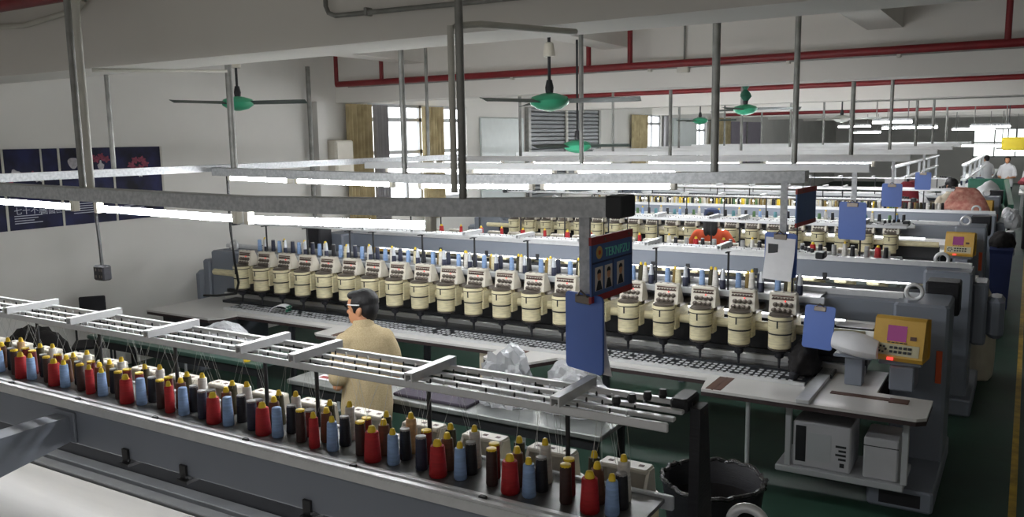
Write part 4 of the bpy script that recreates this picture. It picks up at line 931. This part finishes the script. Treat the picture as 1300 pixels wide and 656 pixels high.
def head_shape(b, T):
    # T maps head space (face +y, z up, origin at skull centre) to body space
    def ball(c, r, sc): b.ball((0, 0, 0), 1, 18, 12, (1, 1, 1)) if False else b.lathe([(max(1e-4, math.cos(-PI / 2 + PI * k / 11)), math.sin(-PI / 2 + PI * k / 11)) for k in range(12)], n=18, tf=T @ Matrix.Translation(c) @ Matrix.Diagonal((sc[0] * r, sc[1] * r, sc[2] * r, 1)))
    ball((0, -0.008, 0.02), 0.09, (0.84, 1.08, 0.98))
    ball((0, 0.026, -0.05), 0.064, (0.88, 0.95, 1.1))
    ball((0, 0.058, -0.085), 0.03, (1.05, 0.9, 0.8))
    ball((0, 0.092, -0.028), 0.013, (0.85, 1.0, 0.9)); ball((0, 0.084, -0.008), 0.010, (0.7, 0.9, 2.2))
    ball((0, 0.073, 0.018), 0.016, (2.4, 0.6, 0.5))
    ball((0.03, 0.062, -0.03), 0.02, (1, 0.7, 0.8)); ball((-0.03, 0.062, -0.03), 0.02, (1, 0.7, 0.8))
    ball((0, 0.083, -0.058), 0.011, (1.9, 0.6, 0.45)); ball((0, 0.081, -0.068), 0.011, (1.7, 0.6, 0.45))
    for s in (-1, 1):
        ball((s * 0.078, -0.008, -0.022), 0.026, (0.35, 0.75, 1.15)); ball((s * 0.082, -0.014, -0.012), 0.02, (0.4, 0.8, 0.9))
def face_details(T, parent, short=True):
    for s in (-1, 1):
        b = MB(); b.lathe([(max(1e-4, math.cos(-PI / 2 + PI * k / 7)), math.sin(-PI / 2 + PI * k / 7)) for k in range(8)], n=10, tf=T @ Matrix.Translation((s * 0.03, 0.074, 0.0)) @ Matrix.Diagonal((0.011, 0.006, 0.0055, 1)))
        b.build('eye', 'black', parent)
        b = MB(); b.lathe([(max(1e-4, math.cos(-PI / 2 + PI * k / 7)), math.sin(-PI / 2 + PI * k / 7)) for k in range(8)], n=10, tf=T @ Matrix.Translation((s * 0.031, 0.079, 0.021)) @ Matrix.Diagonal((0.018, 0.006, 0.004, 1)))
        b.build('eyebrow', 'hair', parent)
    b = MB(); b.lathe([(max(1e-4, math.cos(-PI / 2 + PI * k / 7)), math.sin(-PI / 2 + PI * k / 7)) for k in range(8)], n=10, tf=T @ Matrix.Translation((0, 0.087, -0.063)) @ Matrix.Diagonal((0.02, 0.006, 0.0035, 1)))
    b.build('mouth', 'lips', parent)
M['lips'] = mat('lips', rgb(150, 88, 78), 0.5)
def hair_shape(b, T, long=0.0):
    def ball(c, sc): b.lathe([(max(1e-4, math.cos(-PI / 2 + PI * k / 11)), math.sin(-PI / 2 + PI * k / 11)) for k in range(12)], n=20, tf=T @ Matrix.Translation(c) @ Matrix.Diagonal((sc[0], sc[1], sc[2], 1)))
    ball((0, -0.028, 0.045), (0.086, 0.092, 0.078)); ball((0, -0.05, 0.0), (0.082, 0.066, 0.082)); ball((0, 0.03, 0.082), (0.066, 0.056, 0.03)); ball((0, -0.066, -0.045), (0.06, 0.036, 0.05))
    for s in (-1, 1): ball((s * 0.07, 0.012, 0.035), (0.018, 0.034, 0.045)); ball((s * 0.074, 0.022, 0.0), (0.008, 0.012, 0.03))
    if long:
        for s in (-0.04, 0, 0.04): capsules(b, [(T @ Vector((s, -0.075, 0.0)), 0.045), (T @ Vector((s * 1.1, -0.095, -0.12)), 0.045), (T @ Vector((s, -0.10, -long)), 0.022)])
def person(loc, rz, label, head_yaw, k, shirt, arms, longhair=0.0, cap=None, hair=True, hs=1.0, lean=0.0, sleeve=0.78, trousers='trousers', voxel=0.008):
    t = empty('person', loc, rz, label, 'person')
    b = MB()
    Hn = Vector((0, 0.01 + lean, 1.36)); T = Matrix.Translation((0, 0.035 + lean * 1.2, 1.535)) @ Matrix.Rotation(head_yaw, 4, 'Z') @ Matrix.Rotation(-0.05, 4, 'X') @ Matrix.Scale(hs, 4)
    # trunk
    def ell(z, rx, ry, y0=0.0, nn=20): return [(rx * math.cos(a), y0 + ry * math.sin(a), z) for a in [2 * PI * i / nn for i in range(nn)]]
    trunk = [(0.80, .15, .10, 0), (0.88, .165, .115, 0), (0.96, .158, .11, 0), (1.06, .148, .10, lean * .3), (1.16, .165, .108, lean * .6), (1.26, .18, .11, lean * .85), (1.33, .175, .095, lean), (1.375, .12, .07, lean), (1.40, .065, .055, lean)]
    b.loft([ell(z, rx, ry, y0) for z, rx, ry, y0 in trunk])
    capsules(b, [((0, lean, 1.37), 0.055), ((0, 0.012 + lean * 1.1, 1.47), 0.05)])
    head_shape(b, T)
    for s in (-1, 1):
        capsules(b, [((s * 0.085, 0, 0.84), 0.085), ((s * 0.095, 0.01, 0.46), 0.055), ((s * 0.10, -0.01, 0.30), 0.05), ((s * 0.10, -0.015, 0.09), 0.036)])
        capsules(b, [((s * 0.10, -0.03, 0.045), 0.04), ((s * 0.11, 0.12, 0.035), 0.03)])
        sh, el, wr, hd, sd = arms[0 if s < 0 else 1]
        capsules(b, [(sh, 0.044), (Vector(sh).lerp(Vector(el), 0.5), 0.041), (el, 0.037), (Vector(el).lerp(Vector(wr), 0.35), 0.038), (wr, 0.026)])
        hand(b, wr, hd, sd)
    body = b.build('body', 'skin', t, smooth=True); remesh(body, voxel, 5)
    face_details(T, t)
    if hair:
        b = MB(); hair_shape(b, T, longhair); h = b.build('hair', 'hair', t, smooth=True); remesh(h, 0.007, 4)
    if cap:
        b = MB(); b.lathe([(0.098, 0.03), (0.1, 0.06), (0.085, 0.105), (0.05, 0.125), (0.005, 0.13)], n=22, tf=T @ Matrix.Translation((0, -0.015, 0)))
        b.lathe([(0.001, 0.036), (0.10, 0.03), (0.10, 0.036)], n=22, tf=T @ Matrix.Translation((0, 0.05, 0)))
        b.build('cap', cap, t, smooth=True)
    # shirt: trunk hung a little looser, with sleeves and a collar
    b = MB(); rings = []
    for z, rx, ry, y0 in [(0.68, .185, .14, 0), (0.80, .195, .142, 0), (0.95, .185, .132, 0), (1.06, .178, .122, lean * .3), (1.16, .186, .124, lean * .6), (1.26, .196, .124, lean * .85), (1.335, .188, .106, lean), (1.385, .13, .08, lean), (1.415, .078, .068, lean)]:
        nn = 40; ring = []
        for i in range(nn):
            a = 2 * PI * i / nn
            f = 1 + 0.055 * math.sin(a * 7 + z * 9) * max(0, (1.3 - z)) + 0.035 * math.sin(a * 13 - z * 14) * max(0, 1.32 - z)
            ring.append((rx * f * math.cos(a), y0 + ry * f * math.sin(a), z + 0.012 * math.sin(a * 5) * (1 if z < 0.7 else 0)))
        rings.append(ring)
    b.loft(rings)
    for s in (-1, 1):
        sh, el, wr, hd, sd = arms[0 if s < 0 else 1]; sh = Vector(sh); el = Vector(el)
        e = sh.lerp(el, sleeve) if sleeve <= 1 else el
        capsules(b, [(sh - Vector((s * 0.03, 0, 0.0)), 0.074), (sh.lerp(e, 0.5), 0.072), (e, 0.074)])
    sm = b.build('shirt', shirt, t, smooth=True); remesh(sm, 0.010, 3)
    b = MB()
    n = 26; b.loft([[(r * math.cos(2 * PI * i / n) * 1.05, lean + 0.004 + r * 0.92 * math.sin(2 * PI * i / n), z - 0.012 * math.sin(2 * PI * i / n)) for i in range(n)] for z, r in ((1.395, 0.082), (1.445, 0.069), (1.448, 0.064), (1.40, 0.075))], cap=False)
    b.build('collar', shirt, sm, smooth=True)
    b = MB()
    b.loft([ell(z, rx, ry) for z, rx, ry in ((0.74, .16, .118), (0.85, .175, .125), (0.92, .165, .118))])
    for s in (-1, 1): capsules(b, [((s * 0.085, 0, 0.80), 0.095), ((s * 0.095, 0.01, 0.46), 0.07), ((s * 0.10, -0.01, 0.10), 0.058)])
    tr = b.build('trousers', trousers, t, smooth=True); remesh(tr, 0.012, 3)
    for s in (-1, 1):
        b = MB(); capsules(b, [((s * 0.10, -0.04, 0.05), 0.048), ((s * 0.112, 0.13, 0.04), 0.036)]); b.box(s * 0.105 - 0.04, s * 0.105 + 0.04, -0.085, 0.155, 0.0, 0.03)
        sh_ = b.build('shoe', 'shoe', t, smooth=True); remesh(sh_, 0.01, 3)
    t.scale = (k, k, k)
    return t, T
armsA = [((-0.180, 0.0, 1.30), (-0.225, -0.03, 0.99), (-0.13, 0.20, 0.97), (0.5, 0.85, -0.1), (0.1, 0.0, 1)), ((0.180, 0.0, 1.30), (0.225, 0.0, 1.0), (0.14, 0.22, 0.98), (-0.5, 0.85, -0.1), (-0.1, 0, 1))]
man, TH = person((-3.80, 4.30, 0), math.radians(58), 'man in a beige short-sleeved shirt standing at the steel table, head turned aside', 0.95, 0.928, 'shirt', armsA, lean=0.02, hs=1.13)
b = MB(); b.tube([TH @ Vector((-0.094, -0.02, 0.03)), TH @ Vector((-0.090, 0.025, 0.032)), TH @ Vector((-0.078, 0.062, 0.034))], 0.0045, 8); b.build('white_hair_clip', 'paper', man)
person((-3.30, 10.15, 0), math.radians(8), 'woman in orange-red top, long dark hair and dark cap, facing the fourth machine', 0.0, 1.0, 'red_cloth', [((-0.19, 0, 1.325), (-0.27, 0.10, 1.08), (-0.16, 0.30, 1.10), (0.3, 0.9, 0), (0.4, 0, 1)), ((0.19, 0, 1.325), (0.27, 0.10, 1.08), (0.16, 0.30, 1.10), (-0.3, 0.9, 0), (-0.4, 0, 1))], longhair=0.28, cap='navy_cloth', voxel=0.012)
person((-1.12, 16.35, 0), math.radians(20), 'person with black hair and a pale top behind the pink bundle', 0.4, 1.06, 'beige_cloth', armsA, voxel=0.014)
person((-1.28, 34.0, 0), math.radians(30), 'worker in white at the far garment tables beside the aisle', 0.2, 1.03, 'white_cloth', armsA, voxel=0.016)
person((-0.62, 32.6, 0), math.radians(170), 'worker in a white top standing in the far aisle under the windows', 0.0, 1.03, 'white_cloth', armsA, voxel=0.016)

t = empty('garment_stand', (-1.78, 16.1, 0), 0, 'crimson jacket hung on a dark stand beside the pink bundle', 'garment stand')
MB().tube([(0, 0, 0), (0, 0, 1.75)], 0.02).build('post', 'dark', t)
MB().lathe([(0.2, 0), (0.2, 0.02), (0.03, 0.05)], n=16).build('base', 'dark', t)
b = MB(); b.loft([[(rx * math.cos(a), ry * math.sin(a), z) for a in [2 * PI * i / 16 for i in range(16)]] for z, rx, ry in ((1.15, 0.2, 0.12), (1.45, 0.19, 0.11), (1.62, 0.17, 0.09), (1.70, 0.07, 0.05))]); b.build('jacket', 'crimson_cloth', t, smooth=True)
t = empty('display_board', (-2.05, 16.6, 0), 0, 'pale board standing beside the crimson jacket', 'board')
MB().rbox(-0.16, 0.16, -0.015, 0.015, 1.1, 1.72, 0.004).build('panel', 'boxwhite', t)
for x in (-0.12, 0.12): MB().tube([(x, 0.02, 0), (x, 0.02, 1.12)], 0.015).build('leg', 'dark', t)
